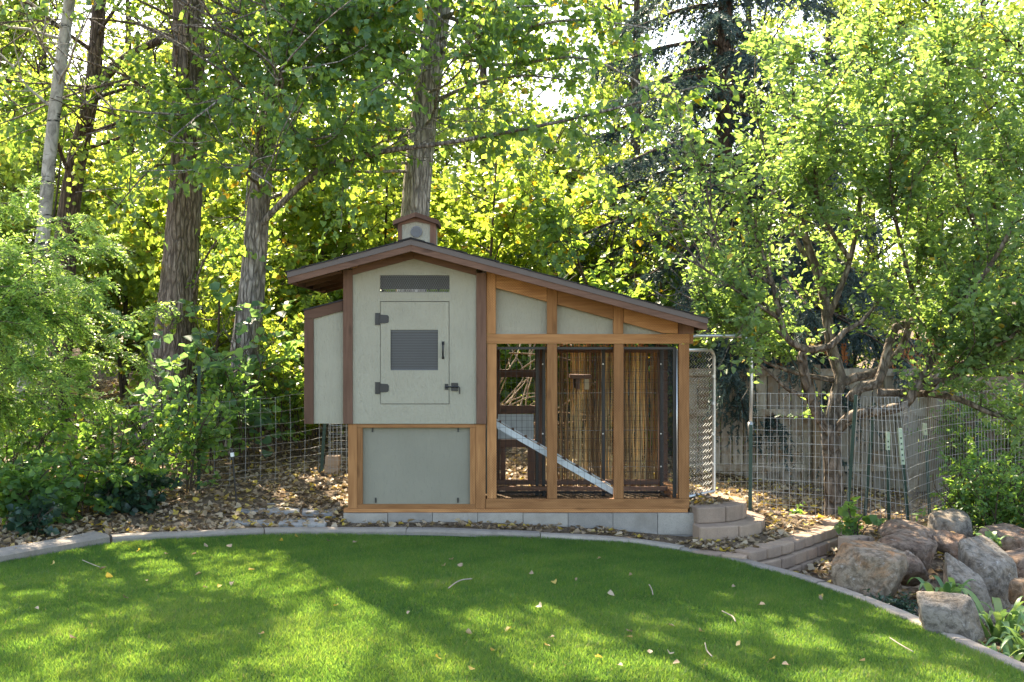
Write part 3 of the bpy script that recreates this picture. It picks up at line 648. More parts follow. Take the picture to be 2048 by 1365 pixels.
# footing of concrete blocks
foot = thing('block_footing', 'row of grey concrete blocks under the chicken coop', 'footing')
jx = [686.5, 775.2, 865, 955.5, 1046.2, 1136.2, 1226, 1315.5, 1404.5]
for a, b_ in zip(jx[:-1], jx[1:]):
    j = RNG.uniform(-.004, .004)
    MB().box((X0(a) * .9965 + .0016, -.036 + j, -.194), (X0(b_) * .9965 - .0016, .15, -.004 + j * .5)).build('block', M['block'], foot, bevel=.004)
for a, b_ in zip(jx[4:-1], jx[5:]):
    MB().box((X0(a) * .9965 + .0016, -.034, -.386), (X0(b_) * .9965 - .0016, .15, -.1965)).build('block', M['block'], foot, bevel=.004)
for k in range(4):
    MB().box((X0(1404.5) * .9965 - .19, .16 + k * .4, -.194), (X0(1404.5) * .9965, .555 + k * .4, -.006)).build('block', M['block'], foot, bevel=.004)
for k in range(4):
    MB().box((X0(686.5) * .9965, .16 + k * .4, -.194), (X0(686.5) * .9965 + .19, .555 + k * .4, -.006)).build('block', M['block'], foot, bevel=.004)

# ================================================================ retaining walls, terrace, fences, boulders
def wall_blocks(name, label, path, zfn, h, depth, ln, parent=None, seed=1, course_off=0, rough=.006):
    """blocks laid along a polyline of (x, y); outward is to the right of travel"""
    rs = np.random.default_rng(seed); t = parent or thing(name, label, 'retaining wall')
    pts = dense(np.array(path), .02); s = np.concatenate([[0], np.cumsum(np.linalg.norm(np.diff(pts, axis=0), axis=1))])
    at = lambda q: np.array([np.interp(q, s, pts[:, 0]), np.interp(q, s, pts[:, 1])])
    q = course_off * ln; q0 = 0.0
    while q0 < s[-1] - .03:
        q1 = min((q if q > q0 + .02 else q0 + ln) if q0 == 0 and course_off else q0 + ln * rs.uniform(.9, 1.1), s[-1])
        a, b = at(q0 + .006), at(q1 - .006); tn = (b - a) / np.linalg.norm(b - a); nr = np.array([-tn[1], tn[0]])
        k = .012; z0 = zfn(q0); dh = rs.uniform(-.004, .004); j = rs.uniform(-.006, .006)
        a = a - nr * j; b = b - nr * j
        o1, o2 = a + tn * k, b - tn * k; bk = .86
        ring = [(o1 - nr * .004), (o1 + (b - a) * .45 - nr * .012), (o2 - nr * .004), b + nr * k, b + nr * depth - tn * ln * .06, a + nr * depth + tn * ln * .06, a + nr * k]
        m = MB(); m.prism([(p[0], p[1], z0) for p in ring], (0, 0, h + dh - .003))
        o = m.build('wall_block', M['wallblock'], t, bevel=.012)
        q0 = q1
    return t
# rounded steps at the right end of the coop
c0 = np.array([1.62, .36])
def arc(cx, cy, r, a0, a1, n=24, ry=None):
    return [(cx + r * math.cos(math.radians(a0 + (a1 - a0) * i / n)), cy + (ry or r) * math.sin(math.radians(a0 + (a1 - a0) * i / n))) for i in range(n + 1)]
steps = wall_blocks('rounded_steps', 'two curved tan block steps at the right end of the coop', arc(1.60, .42, .56, -88, 100, ry=.54), lambda q: -.083, .142, .20, .27, None, 4)
wall_blocks('', '', arc(1.60, .42, .735, -89, 55, ry=.74), lambda q: -.25, .166, .20, .37, steps, 5)
wall_blocks('', '', arc(1.60, .42, .57, -88, 100, ry=.55), lambda q: -.25, .164, .19, .3, steps, 8)
# outer retaining wall
pA = np.array(hit(1380, 1100, lambda x, y: -.21 + 0 * x)); pC = np.array(hit(1500, 1104, lambda x, y: -.185 + 0 * x)); pD = np.array(hit(1590, 1077, lambda x, y: -.185 + 0 * x)); pE = np.array(hit(1686, 1050, lambda x, y: -.185 + 0 * x))
outer = wall_blocks('retaining_wall', 'low tan block retaining wall bordering the leaf bed', [pC, pC * .4 + pD * .6 + np.array((.03, -.05)), pE], lambda q: -.275, .09, .17, .24, None, 6)
wall_blocks('', '', [pC + np.array((.05, -.03)), pC * .4 + pD * .6 + np.array((.06, -.09)), pE + np.array((.03, -.03))], lambda q: -.376, .100, .17, .24, outer, 7, .5)
wall_blocks('', '', [pC + np.array((.08, -.05)), pC * .4 + pD * .6 + np.array((.08, -.11)), pE + np.array((.05, -.05))], lambda q: -.478, .100, .17, .24, outer, 19)
wall_blocks('', '', [pA, (pA + pC) / 2 + np.array((-.02, -.05)), pC + np.array((-.03, -.03))], lambda q: -.30, .085, .15, .26, outer, 9)
pF = np.array(hit(1515, 1006, lambda x, y: -.05 + 0 * x))
wall_blocks('block_border', 'tan block border along the foot of the wire fence', [pE + np.array((.02, .03)), pE * .5 + pF * .5 + np.array((.06, .04)), pF], lambda q: -.25 + .07 * q, .10, .14, .3, None, 11)
wall_blocks('corner_edging', 'three short upright tan blocks beside the broken corner plant', [np.array(hit(1700, 1078, lambda x, y: -.17 + 0 * x)), np.array(hit(1748, 1072, lambda x, y: -.17 + 0 * x))], lambda q: -.36, .19, .15, .13, None, 12)
# terrace soil inside the walls
def fill(name, poly, z):
    m = MB(); m.prism([(x, y, zz) for (x, y), zz in zip(poly, z)], (0, 0, -.3)); return m.build(name, M['soil'], kind='structure')
fill('terrace_soil', arc(1.60, .42, .44, -88, 100, 12, ry=.42) + [(1.42, 1.2), (1.58, 1.25), (1.58, .0)], [.035] * 16)
tp = [pA + (.02, .12), (pA + pC) / 2 + (0, .08), pC + (0, .12), pD + (-.08, .1), pE + (-.08, .06), (pE + pF) / 2 + (-.04, -.05), pF + (-.06, -.02), np.array((1.9, .8)), np.array((1.55, .2))]
fill('terrace_bed', [tuple(q) for q in tp], [-.245, -.225, -.205, -.20, -.195, -.15, -.10, -.14, -.20])

# boulders
def boulder(label, px, py, y, sx, sy, sz, mat, seed, rot=0, cuts=11, sharp=22.0, lift=0):
    rs = np.random.default_rng(seed); bm = bmesh.new(); bmesh.ops.create_icosphere(bm, subdivisions=5 if seed in (41, 26, 27, 30) else 4, radius=1)
    V = np.array([v.co[:] for v in bm.verts]); D = unit(V)
    nr = unit(rs.normal(size=(cuts, 3)) * np.array((1, 1, .9))); nr[0] = unit(np.array((rs.normal(0, .18), rs.normal(-.22, .12), 1.0))); nr[1] = unit(np.array((rs.normal(-.5, .2), -1, rs.normal(.12, .12)))); nr[2] = unit(np.array((rs.normal(.6, .2), -.9, rs.normal(.15, .15)))); off = rs.uniform(.48, .74, cuts); off[0] = rs.uniform(.34, .46); off[1] = off[2] = .55
    inv = np.maximum(D @ nr.T, 1e-3) / off; R = 1 / (np.sum(inv ** sharp, 1) + .75 ** sharp) ** (1 / sharp)
    nz = np.zeros(len(D)); 
    for k in range(5):
        f = 2.2 * 1.9 ** k; u = rs.normal(size=(3, 3)); ph = rs.uniform(0, 6, 3); nz += (1 - 2 * np.abs(np.sin((D @ u) * f + ph))).sum(1) / 3 / 1.75 ** k
    R *= 1 + .034 * nz
    Pn = D * R[:, None]; lo_, hi_ = Pn.min(0), Pn.max(0); Pn = (Pn - lo_) / (hi_ - lo_) * 2 - 1
    Pn *= np.array((sx, sy, sz)) / 2
    c, s = math.cos(rot), math.sin(rot); Pn = np.stack([Pn[:, 0] * c - Pn[:, 1] * s, Pn[:, 0] * s + Pn[:, 1] * c, Pn[:, 2]], -1)
    for v, p in zip(bm.verts, Pn): v.co = p
    me = bpy.data.meshes.new('boulder'); bm.to_mesh(me); bm.free(); me.polygons.foreach_set('use_smooth', [True] * len(me.polygons))
    o = link('boulder', me, M[mat]); o.location = P(px, py, y); tag(o, label, 'boulder', 'boulders of the rock bank'); return o
BO = []
def bd(label, x0, y0, x1, y1, y, mat, seed, dep=1.0, **kw):     # pixel extent of the visible rock at depth y; some of it sits in the soil
    d = y + 10.5; sx = (x1 - x0) * d / F; sz = (y1 - y0) * d / F
    o = boulder(label, (x0 + x1) / 2, (y0 + y1) / 2 + (y1 - y0) * .27, y, sx * 1.0, max(sx * dep * 1.25, sz * 1.2), sz * 1.42, mat, seed, **kw); BO.append(o); return o
bd('large tan and orange angular boulder with a flat top', 1662, 1084, 1812, 1185, -1.75, 'rock1', 41, .85, cuts=8, sharp=40)
bd('reddish layered rock wedged behind the flat topped boulder', 1785, 1098, 1856, 1150, -1.55, 'rock3', 22, .8, sharp=40)
bd('long smooth grey brown rock beside the corner blocks', 1745, 1068, 1874, 1132, -1.0, 'rock3', 23, .6, cuts=12, sharp=10)
bd('pinkish sunlit rock at the foot of the wire fence', 1766, 1043, 1895, 1090, -.45, 'rock3', 24, .8)
bd('pale rounded boulder highest on the rock bank', 1850, 1018, 1945, 1080, .05, 'rock2', 25, .8, sharp=14)
bd('brown rock between the pale top boulder and the dark slab', 1868, 1060, 1935, 1110, -.65, 'rock3', 29, .8)
bd('tall grey slab leaning behind the iris leaves', 1872, 1104, 1968, 1225, -1.95, 'rock2', 26, .8, rot=.5, sharp=30)
bd('big dark grey boulder with white lichen at right', 1915, 1072, 2032, 1195, -1.5, 'rock2', 27, .9, sharp=18)
bd('dark brown rock cut by the right edge of the picture', 1985, 1090, 2090, 1175, -1.05, 'rock3', 28, .9)
bd('big pale grey boulder at the curb', 1832, 1176, 1964, 1285, -2.95, 'rock2', 30, .8, sharp=18)
bd('small tan stone below the dark boulder', 2012, 1155, 2060, 1192, -1.9, 'rock1', 31, .9)
bd('half buried brown rock under the right shrub', 1960, 1050, 2060, 1095, -.35, 'rock3', 32, .9)

# chain-link gate and pipe arch
gate = thing('chain_link_gate', 'galvanised chain link gate standing open beside the coop', 'gate')
ga, gb = P(1352, 986, .42), P(1428, 970, .98); gz0, gz1 = .06, 1.44
dirg = (gb - ga); dirg.z = 0; gl = dirg.length; dirg.normalize()
gp = lambda u, z: Vector((ga.x, ga.y, 0)) + dirg * (u * gl) + Vector((0, 0, z))
cr = .09
MB().tube([gp(0, gz0), gp(0, gz1)], .017, 10).build('frame_tube', M['galv'], gate, smooth=True)
fr = [gp(0, gz0), gp(1 - .02, gz0), gp(1, gz0 + .02), gp(1, gz1 - cr)] + [gp(1 - cr / gl * (1 - math.cos(a)), gz1 - cr + cr * math.sin(a)) for a in (.4, .8, 1.2, 1.57)] + [gp(0, gz1)]
MB().tube(fr, .017, 10).build('frame_tube', M['galv'], gate, smooth=True)
cl = MB(); pit = .056; n = int(gl / pit)
for k in range(n):
    z = gz0 + .02; pts = []; j = 0
    while z < gz1 - .01:
        u = min(max((k + .5 + (.5 if j % 2 else -.5)) * pit / gl, 0), 1); p = gp(u, z); p += Vector((dirg.y, -dirg.x, 0)) * (.003 if j % 2 else -.003); pts.append(p); z += pit * .56; j += 1
    cl.tube(pts, .0033, 4, False)
cl.build('chain_link', M['galv'], gate, kind='stuff')
for z in (.33, .62, .92, 1.18):
    MB().tube([gp(.985, z - .012), gp(.985, z + .012)], .024, 10).build('clamp', M['galv'], gate)
arch = thing('pipe_arch', 'galvanised pipe arch over the gateway right of the coop', 'arch')
ya = .95; pt = [P(1395, 672, ya), P(1478, 672, ya)] + [P(1478 + 24 * math.sin(a), 672 + 26 * (1 - math.cos(a)), ya) for a in (.3, .6, .9, 1.2, 1.5)] + [P(1503, 770, ya), P(1501, 870, ya)]
MB().tube([P(1362, 990, ya), P(1362, 690, ya), P(1364, 676, ya)] + pt, .018, 10).build('pipe', M['galv'], arch, smooth=True)
MB().tube([P(1501, 845, ya), P(1501, 868, ya)], .026, 10).build('sleeve', M['galv'], arch, smooth=True)

def tpost(label, p0, p1, tip=None, group='steel fence posts'):
    """studded steel T-post from p0 (ground) to p1"""
    t = thing('fence_post', label, 'fence post', group); a, b = Vector(p0), Vector(p1); u = (b - a).normalized()
    m = MB()
    def bar(o, w, dpt): m.prism([a + o + Vector((-w, 0, 0)), a + o + Vector((w, 0, 0)), a + o + Vector((w, dpt, 0)), a + o + Vector((-w, dpt, 0))], b - a)
    bar(Vector((0, 0, 0)), .017, .005); bar(Vector((0, .0055, 0)), .003, .022)
    k = .1; ln = (b - a).length
    while k < ln - .05: c = a + u * k; m.box((c.x - .007, c.y - .006, c.z - .008), (c.x + .007, c.y - .0005, c.z + .008)); k += .055
    m.build('shaft', M['green'], t)
    if tip:
        m = MB(); a2 = b - u * tip; m.prism([a2 + Vector((-.019, -.004, 0)), a2 + Vector((.019, -.004, 0)), a2 + Vector((.019, .03, 0)), a2 + Vector((-.019, .03, 0))], b - a2 + u * .004); m.build('painted_tip', M['ltag'], t)
    return t
gnd = lambda x, y: float(B(np.float64(x), np.float64(y)))
q = P(1500, 1000, ya - .03); tpost('dark green steel post under the galvanised gateway arch', (q.x, q.y, -.2), P(1502, 850, ya - .03))
# welded wire panels on the right
def wirepanel(label, pts, z0, z1, pv, ph, r, mat='wire', lean=None, bowf=None):
    t = thing('wire_fence', label, 'wire fence', 'welded wire fence panels'); m = MB()
    pts = [np.array(p) for p in pts]; c = dense(np.array(pts), .03) if len(pts) > 2 else np.array([pts[0] + (pts[1] - pts[0]) * u for u in np.linspace(0, 1, 40)])
    s = np.concatenate([[0], np.cumsum(np.linalg.norm(np.diff(c, axis=0), axis=1))]); ln = s[-1]
    def pt(q, v):
        x, y = np.interp(q, s, c[:, 0]), np.interp(q, s, c[:, 1]); a = z0(q / ln); b = z1(q / ln); z = a + (b - a) * v; o = lean(q / ln, v) if lean else (0, 0)
        w = .012 * math.sin(q * 5 + v * 4); return (x + o[0], y + o[1] + w, z)
    nv = round(ln / pv); nh = round((z1(.5) - z0(.5)) / ph)
    for i in range(nv + 1): m.tube([pt(ln * i / nv, v) for v in (0, .25, .5, .75, 1)], r, 4, False)
    for j in range(nh + 1): m.tube([pt(ln * i / (nv // 2 + 1), j / nh) for i in range(nv // 2 + 2)], r, 4, False)
    m.build('wire_mesh', M[mat], t, kind='stuff'); return t
g2 = lambda px, y: ((px - CX) * (y + 10.5) / F, y)
w_a, w_b = g2(1502, .95), g2(1696, 1.25)
wirepanel('welded wire fence panel in front of the apple trunk', [w_a, g2(1600, 1.12), w_b], lambda u: -.16 - .12 * u, lambda u: 1.02 - .02 * u, .072, .125, .0021)
w_c = g2(1824, .95)
wirepanel('bent upright wire panel with close vertical wires', [g2(1700, 1.20), g2(1760, 1.0), w_c], lambda u: -.33 - .08 * u, lambda u: .98 - .0 * u, .05, .11, .0025, lean=lambda u, v: (.02 - .14 * u * v + .06 * (1 - u) * v, .02 * v))
wirepanel('curved wire panel running back from the bent corner', [g2(1824, .97), g2(1850, 1.5), g2(1925, 2.3), g2(2080, 2.9), g2(2300, 3.0)], lambda u: -.38 + .08 * u, lambda u: .93 + .10 * u, .055, .11, .0024, lean=lambda u, v: (-.10 * v * (1 - u) ** 3, 0))
wirepanel('low wire mesh stretched behind the gateway and spruce', [g2(1394, 1.9), g2(1500, 1.95), g2(1640, 2.1)], lambda u: -.14, lambda u: .52, .06, .10, .0017)
a = g2(1692, 1.28); tpost('dark leaning steel post at the joint of two wire panels', (a[0], a[1], -.42), P(1712, 790, 1.28))
a = g2(1728, 1.7); tpost('black leaning stake behind the bent wire panel', (a[0], a[1], -.40), P(1748, 806, 1.7))
a = g2(1778, 1.5); tpost('green post with a pale painted top inside the wire', (a[0], a[1], -.42), P(1776, 865, 1.5), .18)
a = g2(1820, .99); tpost('pale topped post at the bent corner of the wire', (a[0], a[1], -.45), P(1800, 858, .99), .35)
a = g2(1860, 2.0); tpost('post with a bright green painted tip right of the bent corner', (a[0], a[1], -.40), P(1850, 848, 2.0), .12)
a = g2(1955, 2.5); tpost('dark post standing among the climbing leaves at right', (a[0], a[1], -.40), P(1954, 842, 2.5))

# whitewashed board fence behind
fen = thing('board_fence', 'weathered whitewashed board fence behind the wire panels', 'fence'); rs = np.random.default_rng(17)
yfn = 4.0; x = P(1372, 0, yfn).x; xe = P(1872, 0, yfn).x; k = 0
while x < xe:
    w = rs.uniform(.138, .150); zt = P(0, 738, yfn).z + rs.uniform(-.03, .02); zb = gnd(x, yfn) - .03
    m = MB(); m.prism([(x + .003, yfn + rs.uniform(-.004, .004), zb), (x + w - .009, yfn + rs.uniform(-.004, .004), zb), (x + w - .009, yfn + rs.uniform(-.004, .006), zt), (x + .002, yfn, zt)], (0, .018, 0))
    m.build('board', M['fence'], fen); x += w
for py, h in ((826, .085), (936, .085), (745, .085)):
    MB().prism([P(1374, py + 7, yfn - .046), P(1872, py + 7, yfn - .046), P(1872, py - 7, yfn - .046), P(1374, py - 7, yfn - .046)], (0, .038, 0)).build('rail', M['fence'], fen)
for px in (1634, 1866):
    q = P(px, 730, yfn - .14); MB().box((q.x - .045, q.y, -.35), (q.x + .045, q.y + .09, q.z)).build('post', M['fenceb'], fen)
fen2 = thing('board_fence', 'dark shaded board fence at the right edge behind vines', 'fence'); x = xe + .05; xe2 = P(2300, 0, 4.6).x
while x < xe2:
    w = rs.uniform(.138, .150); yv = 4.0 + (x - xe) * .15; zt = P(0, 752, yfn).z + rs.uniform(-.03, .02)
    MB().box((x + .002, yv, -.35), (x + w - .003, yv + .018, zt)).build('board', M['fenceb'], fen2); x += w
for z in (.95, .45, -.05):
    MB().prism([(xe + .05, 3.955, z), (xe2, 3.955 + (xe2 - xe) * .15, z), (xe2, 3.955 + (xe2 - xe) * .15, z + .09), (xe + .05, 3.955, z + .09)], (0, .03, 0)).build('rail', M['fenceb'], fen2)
# slatted railings beyond the fence
def slats(label, x0, x1, y0, y1, y, step, nrail):
    t = thing('slat_railing', label, 'railing', 'orange slat railings beyond the fence'); d = y + 10.5; px = x0
    while px < x1:
        a, b = P(px, y1, y), P(px + step * .55, y0, y); MB().box((a.x, y, a.z), (b.x, y + .03, b.z)).build('slat', M['slat'], t); px += step
    for k in range(nrail):
        yy = y0 + 4 + (y1 - y0 - 8) * k / max(1, nrail - 1); a, b = P(x0 - 4, yy + 4, y + .032), P(x1 + 4, yy - 3, y + .032); MB().box((a.x, y + .0305, a.z), (b.x, y + .07, b.z)).build('rail', M['slat'], t)
    for q in (x0 - 5, x1 + 2):
        a = P(q, y1, y); b = P(q + 6, y0, y); MB().box((a.x, y + .072, gnd(a.x, y) - .1), (b.x, y + .16, b.z + .05)).build('post', M['slat'], t)
slats('orange slat railing seen between the apple limbs', 1560, 1690, 655, 738, 6.5, 8.2, 2)
slats('sunlit slat railing seen low through the right apple crown', 1782, 1915, 678, 742, 7.0, 8.2, 3)

# ================================================================ left side: field fence, stake, pavers, bricks
ff = thing('field_fence', 'square galvanised field fence in the shrubs at left', 'wire fence'); m = MB()
def fpt(u, z):                       # runs from the left foreground back to the post, then behind the coop
    pts = np.array([g2(-150, .35), g2(60, .75), g2(395, 1.25), g2(640, 2.1), g2(700, 2.2)]); s = np.array([0, .3, .62, .9, 1.0])
    x, y = np.interp(u, s, pts[:, 0]), np.interp(u, s, pts[:, 1]); return (x, y, gnd(x, y) * .9 + z)
hz = [.03, .09, .155, .225, .30, .385, .485, .60, .73, .88]
for z in hz: m.tube([fpt(u, z + .006 * math.sin(u * 60 + z * 9)) for u in np.linspace(0, 1, 60)], .0022, 4, False)
for u in np.linspace(0, 1, 30): m.tube([fpt(u, .03), fpt(u + .002, .4), fpt(u, .88)], .0020, 4, False)
m.build('wire_mesh', M['wire'], ff, kind='stuff')
a = g2(397, 1.22); tpost('dark steel post of the left field fence', (a[0], a[1], -.1), P(398, 732, 1.22))
a = g2(641, 2.06); tpost('dark leaning post under the nest box', (a[0], a[1], 0), P(650, 838, 2.06))
cage = thing('wire_cylinder', 'wire mesh cylinder behind the left coop leg', 'wire cage'); m = MB(); c = P(688, 960, 1.9); gz_ = gnd(c.x, 1.9)
for k in range(20): a = k * math.pi / 10; m.tube([(c.x + .16 * math.cos(a), 1.9 + .16 * math.sin(a), gz_ - .02), (c.x + .16 * math.cos(a), 1.9 + .16 * math.sin(a), gz_ + .75)], .0018, 4, False)
for j in range(9): m.tube([(c.x + .16 * math.cos(a), 1.9 + .16 * math.sin(a), gz_ + j * .09) for a in np.linspace(0, 2 * math.pi, 21)], .0018, 4, False)
m.build('wire_mesh', M['wire'], cage, kind='stuff')
for k, lab in enumerate(('lower of two stacked brown bricks under the nest box', 'upper of two stacked brown bricks under the nest box')):
    c = P(664, 945, 2.0); z = gnd(c.x, 2.0) + k * .102; o = MB().box((c.x - .075 + .01 * k, 1.95, z - .01 + k * .003), (c.x + .07 + .01 * k, 2.12, z + .095)).build('brick', M['wallblock'], bevel=.006); tag(o, lab, 'brick', 'stacked bricks')
st = thing('garden_stake', 'slim black garden stake light with a white label in the leaves', 'stake light'); a = P(475, 992, .55); a.z = gnd(a.x, a.y) - .05; b = P(465.5, 920, .55)
MB().tube([a, b], .008, 8).build('shaft', M['black'], st); u = (b - a).normalized()
MB().tube([b, b + u * .085], [.017, .017], 12).build('body', M['black'], st); MB().tube([b + u * .03, b + u * .068], .0182, 12).build('label_band', M['white'], st)
MB().tube([b + u * .0855, b + u * .10, b + u * .108], [.019, .019, .012], 12).build('cap', M['black'], st)
PAV = []
def paver(label, pts, z):
    c = [hit(px, py, lambda x, y: z + 0 * x) for px, py in pts]
    o = MB().prism([(x, y, z - .06) for x, y in c], (0, 0, .06)).build('paver', M['paver'], bevel=.006); tag(o, label, 'paver', 'grey pavers left of the coop')
paver('grey square paver at the back of the paved patch', [(505, 1008), (574, 1008), (590, 997), (530, 997)], -.015)
paver('grey paver at the left of the paved patch', [(474, 1023), (528, 1023), (536, 1009.5), (489, 1009.5)], -.035)
paver('grey paver in the middle of the paved patch', [(531, 1024), (598, 1024), (602, 1009.5), (539, 1009.5)], -.03)
paver('grey front paver nearest the curb at left', [(452, 1046), (545, 1048), (556, 1032), (470, 1030)], -.075)
paver('grey front paver nearest the coop corner', [(556, 1048), (650, 1049), (664, 1031), (566, 1032)], -.07)
paver('shaded paver half buried in leaves beside the coop', [(604, 1026), (672, 1028), (676, 1012), (606, 1011)], -.035)

# far glimpses between the trunks
pl = thing('plastic_toy', 'bright blue plastic thing with a red knob far beyond the trunks', 'toy'); c = P(158, 556, 19); s = 29.5 / F
MB().box((c.x - 22 * s, 19, c.z - 2 * s), (c.x + 14 * s, 19.6, c.z + 13 * s)).build('body', M['blue'], pl, bevel=.03); MB().box((c.x - 4 * s, 19, c.z - 14 * s), (c.x + 20 * s, 19.6, c.z - 2.2 * s)).build('base', M['blue'], pl, bevel=.02)
MB().tube([(c.x + 17 * s, 18.99, c.z + 3 * s), (c.x + 17 * s, 19.3, c.z + 3 * s)], 4.5 * s, 12).build('knob', M['red'], pl)
MB().box((c.x - 18 * s, 19.1, gnd(c.x, 19) - .2), (c.x + 16 * s, 19.5, c.z - 14.1 * s)).build('stand', M['dark'], pl)
gp_ = thing('gate_pillar', 'pale stucco pillar glimpsed beside the thick trunk', 'pillar'); c0_, c1_ = P(274, 590, 18), P(312, 538, 18)
MB().box((c0_.x, 18, gnd(c0_.x, 18) - .2), (c1_.x, 18.5, c1_.z)).build('shaft', M['stucco'], gp_, bevel=.01); MB().box((c0_.x - .04, 17.96, c1_.z + .001), (c1_.x + .04, 18.54, c1_.z + .06)).build('cap', M['stucco'], gp_)

# ================================================================ trees, shrubs, plants
# openings kept by the foliage: (x0, y0, x1, y1, nearer than, share removed) in picture pixels along the trunks and sky gaps
CLEAR = [(785, 175, 900, 440, 14.3, .98), (745, 190, 940, 440, 14.3, .72), (825, 0, 915, 175, 14.3, .9), (470, 290, 562, 520, 13.8, .85), (455, 520, 530, 800, 13.5, .7), (318, 300, 402, 520, 14.6, .72), (290, 520, 402, 800, 14.2, .55), (352, 90, 402, 170, 14.6, .5),
         (55, 170, 140, 560, 13.8, .3), (560, 405, 1425, 1040, 10.95, 1.0), (770, 405, 890, 520, 12.5, 1.0),
         (1062, 140, 1140, 245, 99, .95), (960, 150, 1062, 235, 99, .55), (1050, 300, 1110, 335, 99, .8), (600, 40, 770, 200, 99, .3), (280, 40, 480, 175, 99, .25), (900, 30, 1160, 140, 99, .3), (540, 180, 620, 260, 99, .3),
         (1400, 690, 1500, 1030, 12.4, .9), (1500, 735, 1750, 1000, 12.4, .92), (1750, 850, 1900, 1030, 12.5, .9), (1580, 600, 1720, 740, 11.6, .45)]
LIT = [(270, 1145, 165, 38), (520, 1160, 195, 42), (720, 1240, 165, 80), (950, 1315, 250, 65), (640, 1330, 110, 36), (1070, 1240, 90, 28), (1260, 1232, 60, 16), (1450, 1215, 70, 16), (1540, 1250, 70, 16), (1680, 1262, 90, 18), (1800, 1310, 90, 20), (1260, 1335, 150, 26), (150, 1200, 70, 16), (800, 1105, 60, 10), (90, 1150, 60, 16), (330, 1040, 50, 12), (560, 1030, 60, 10), (600, 1200, 120, 30)]
SUNWIN = [((-4.1, -.3, 1.3), 1.15, .85), ((-3.9, -.2, .7), .8, .8), ((-3.5, .5, .5), .5, .7), ((3.4, -.6, -.2), .35, .7), ((3.9, -.2, .1), .35, .7), ((3.9, 1.4, 3.3), .8, .75), ((2.9, 1.3, 3.0), .6, .7), ((2.5, 4.0, .6), .5, .6), ((3.2, 1.5, .9), .4, .6), ((2.9, -1.6, -.1), .25, .8)]
SV = np.array(S)
def keep(O, rng, extra=None):
    px, py, d = proj(O); k = np.ones(len(O), bool)
    h_ = (O[:, 2] + .18) / SV[2]; G = O - SV[None] * h_[:, None]; gx_, gy_, gd_ = proj(G)
    wx = 22 * wob(G[:, 0], G[:, 1], 3.1, 2); wy = 10 * wob(G[:, 0], G[:, 1], 3.7, 8); high = (O[:, 2] > 2.6) & (gd_ > 1) & (O[:, 1] < 9)
    for x0, y0, rx, ry in [(q[0], q[1], q[2] * 1.2, q[3] * 1.25) for q in LIT]: k &= ~(high & (((gx_ + wx - x0) / rx) ** 2 + ((gy_ + wy - y0) / ry) ** 2 < 1) & (rng.random(len(O)) < .985))
    for C, R, pr in SUNWIN:
        q = O - np.array(C)[None]; al = q @ SV; dist = np.linalg.norm(q - al[:, None] * SV[None], axis=1); k &= ~((al > 1.8) & (al < 9) & (dist < R) & (rng.random(len(O)) < pr))
    for x0, y0, x1, y1, dm, pr in CLEAR + ([] if extra else [(1280, 170, 1590, 520, 16.5, .62)]):
        inside = (px > x0) & (px < x1) & (py > y0) & (py < y1) & (d < dm); k &= ~(inside & (rng.random(len(O)) < pr))
    k &= ~((O[:, 0] > -2.1) & (O[:, 0] < 1.85) & (O[:, 1] > -.7) & (O[:, 1] < 1.95) & (O[:, 2] < 2.85)); k &= d > 7.6; k &= ~((O[:, 2] > 6.2) & (O[:, 1] < 6.2) & (rng.random(len(O)) < .66))
    k &= O[:, 2] > B(O[:, 0], O[:, 1]) + .02
    return k

def leaf_mesh(name, pos, axis, nrm, ln, wid, rng, rnd, shape='ovate', fold=.22):
    axis = unit(axis); side = unit(np.cross(axis, nrm)); up = np.cross(side, axis); N = len(pos)
    ln = ln[:, None]; w = ln * wid
    if shape == 'needle' or shape == 'quad':
        T = [(0, -.28), (.45, -.5), (1, 0), (.45, .5)] if shape == 'quad' else [(0, -.5), (1, 0), (0, .5)]
        V = np.stack([pos + axis * ln * a + side * w * b + up * w * fold * abs(b) for a, b in T], 1).reshape(-1, 3)
        K_ = len(T); Q = np.arange(N)[:, None] * K_ + np.arange(K_)[None]; return fast_mesh(name, V, Q, rnd, False)
    sh = {'ovate': ((.30, .50), (.68, .40)), 'heart': ((.16, .52), (.55, .42)), 'round': ((.28, .50), (.75, .46)), 'maple': ((.35, .55), (.55, .62))}[shape]
    curl = rng.uniform(-.05, .22, (N, 1))
    b = pos; t = pos + axis * ln - up * ln * curl
    L1 = pos + axis * ln * sh[0][0] + side * w * sh[0][1] + up * w * fold; L2 = pos + axis * ln * sh[1][0] + side * w * sh[1][1] + up * w * fold * .6 - up * ln * curl * .4
    R1 = pos + axis * ln * sh[0][0] - side * w * sh[0][1] + up * w * fold; R2 = pos + axis * ln * sh[1][0] - side * w * sh[1][1] + up * w * fold * .6 - up * ln * curl * .4
    V = np.stack([b, L1, L2, t, R2, R1], 1).reshape(-1, 3); i = np.arange(N)[:, None] * 6
    Q = np.stack([i + np.array([[0, 3, 2, 1]]), i + np.array([[0, 5, 4, 3]])], 1).reshape(-1, 4)
    return fast_mesh(name, V, Q, np.repeat(rnd, 2), False)

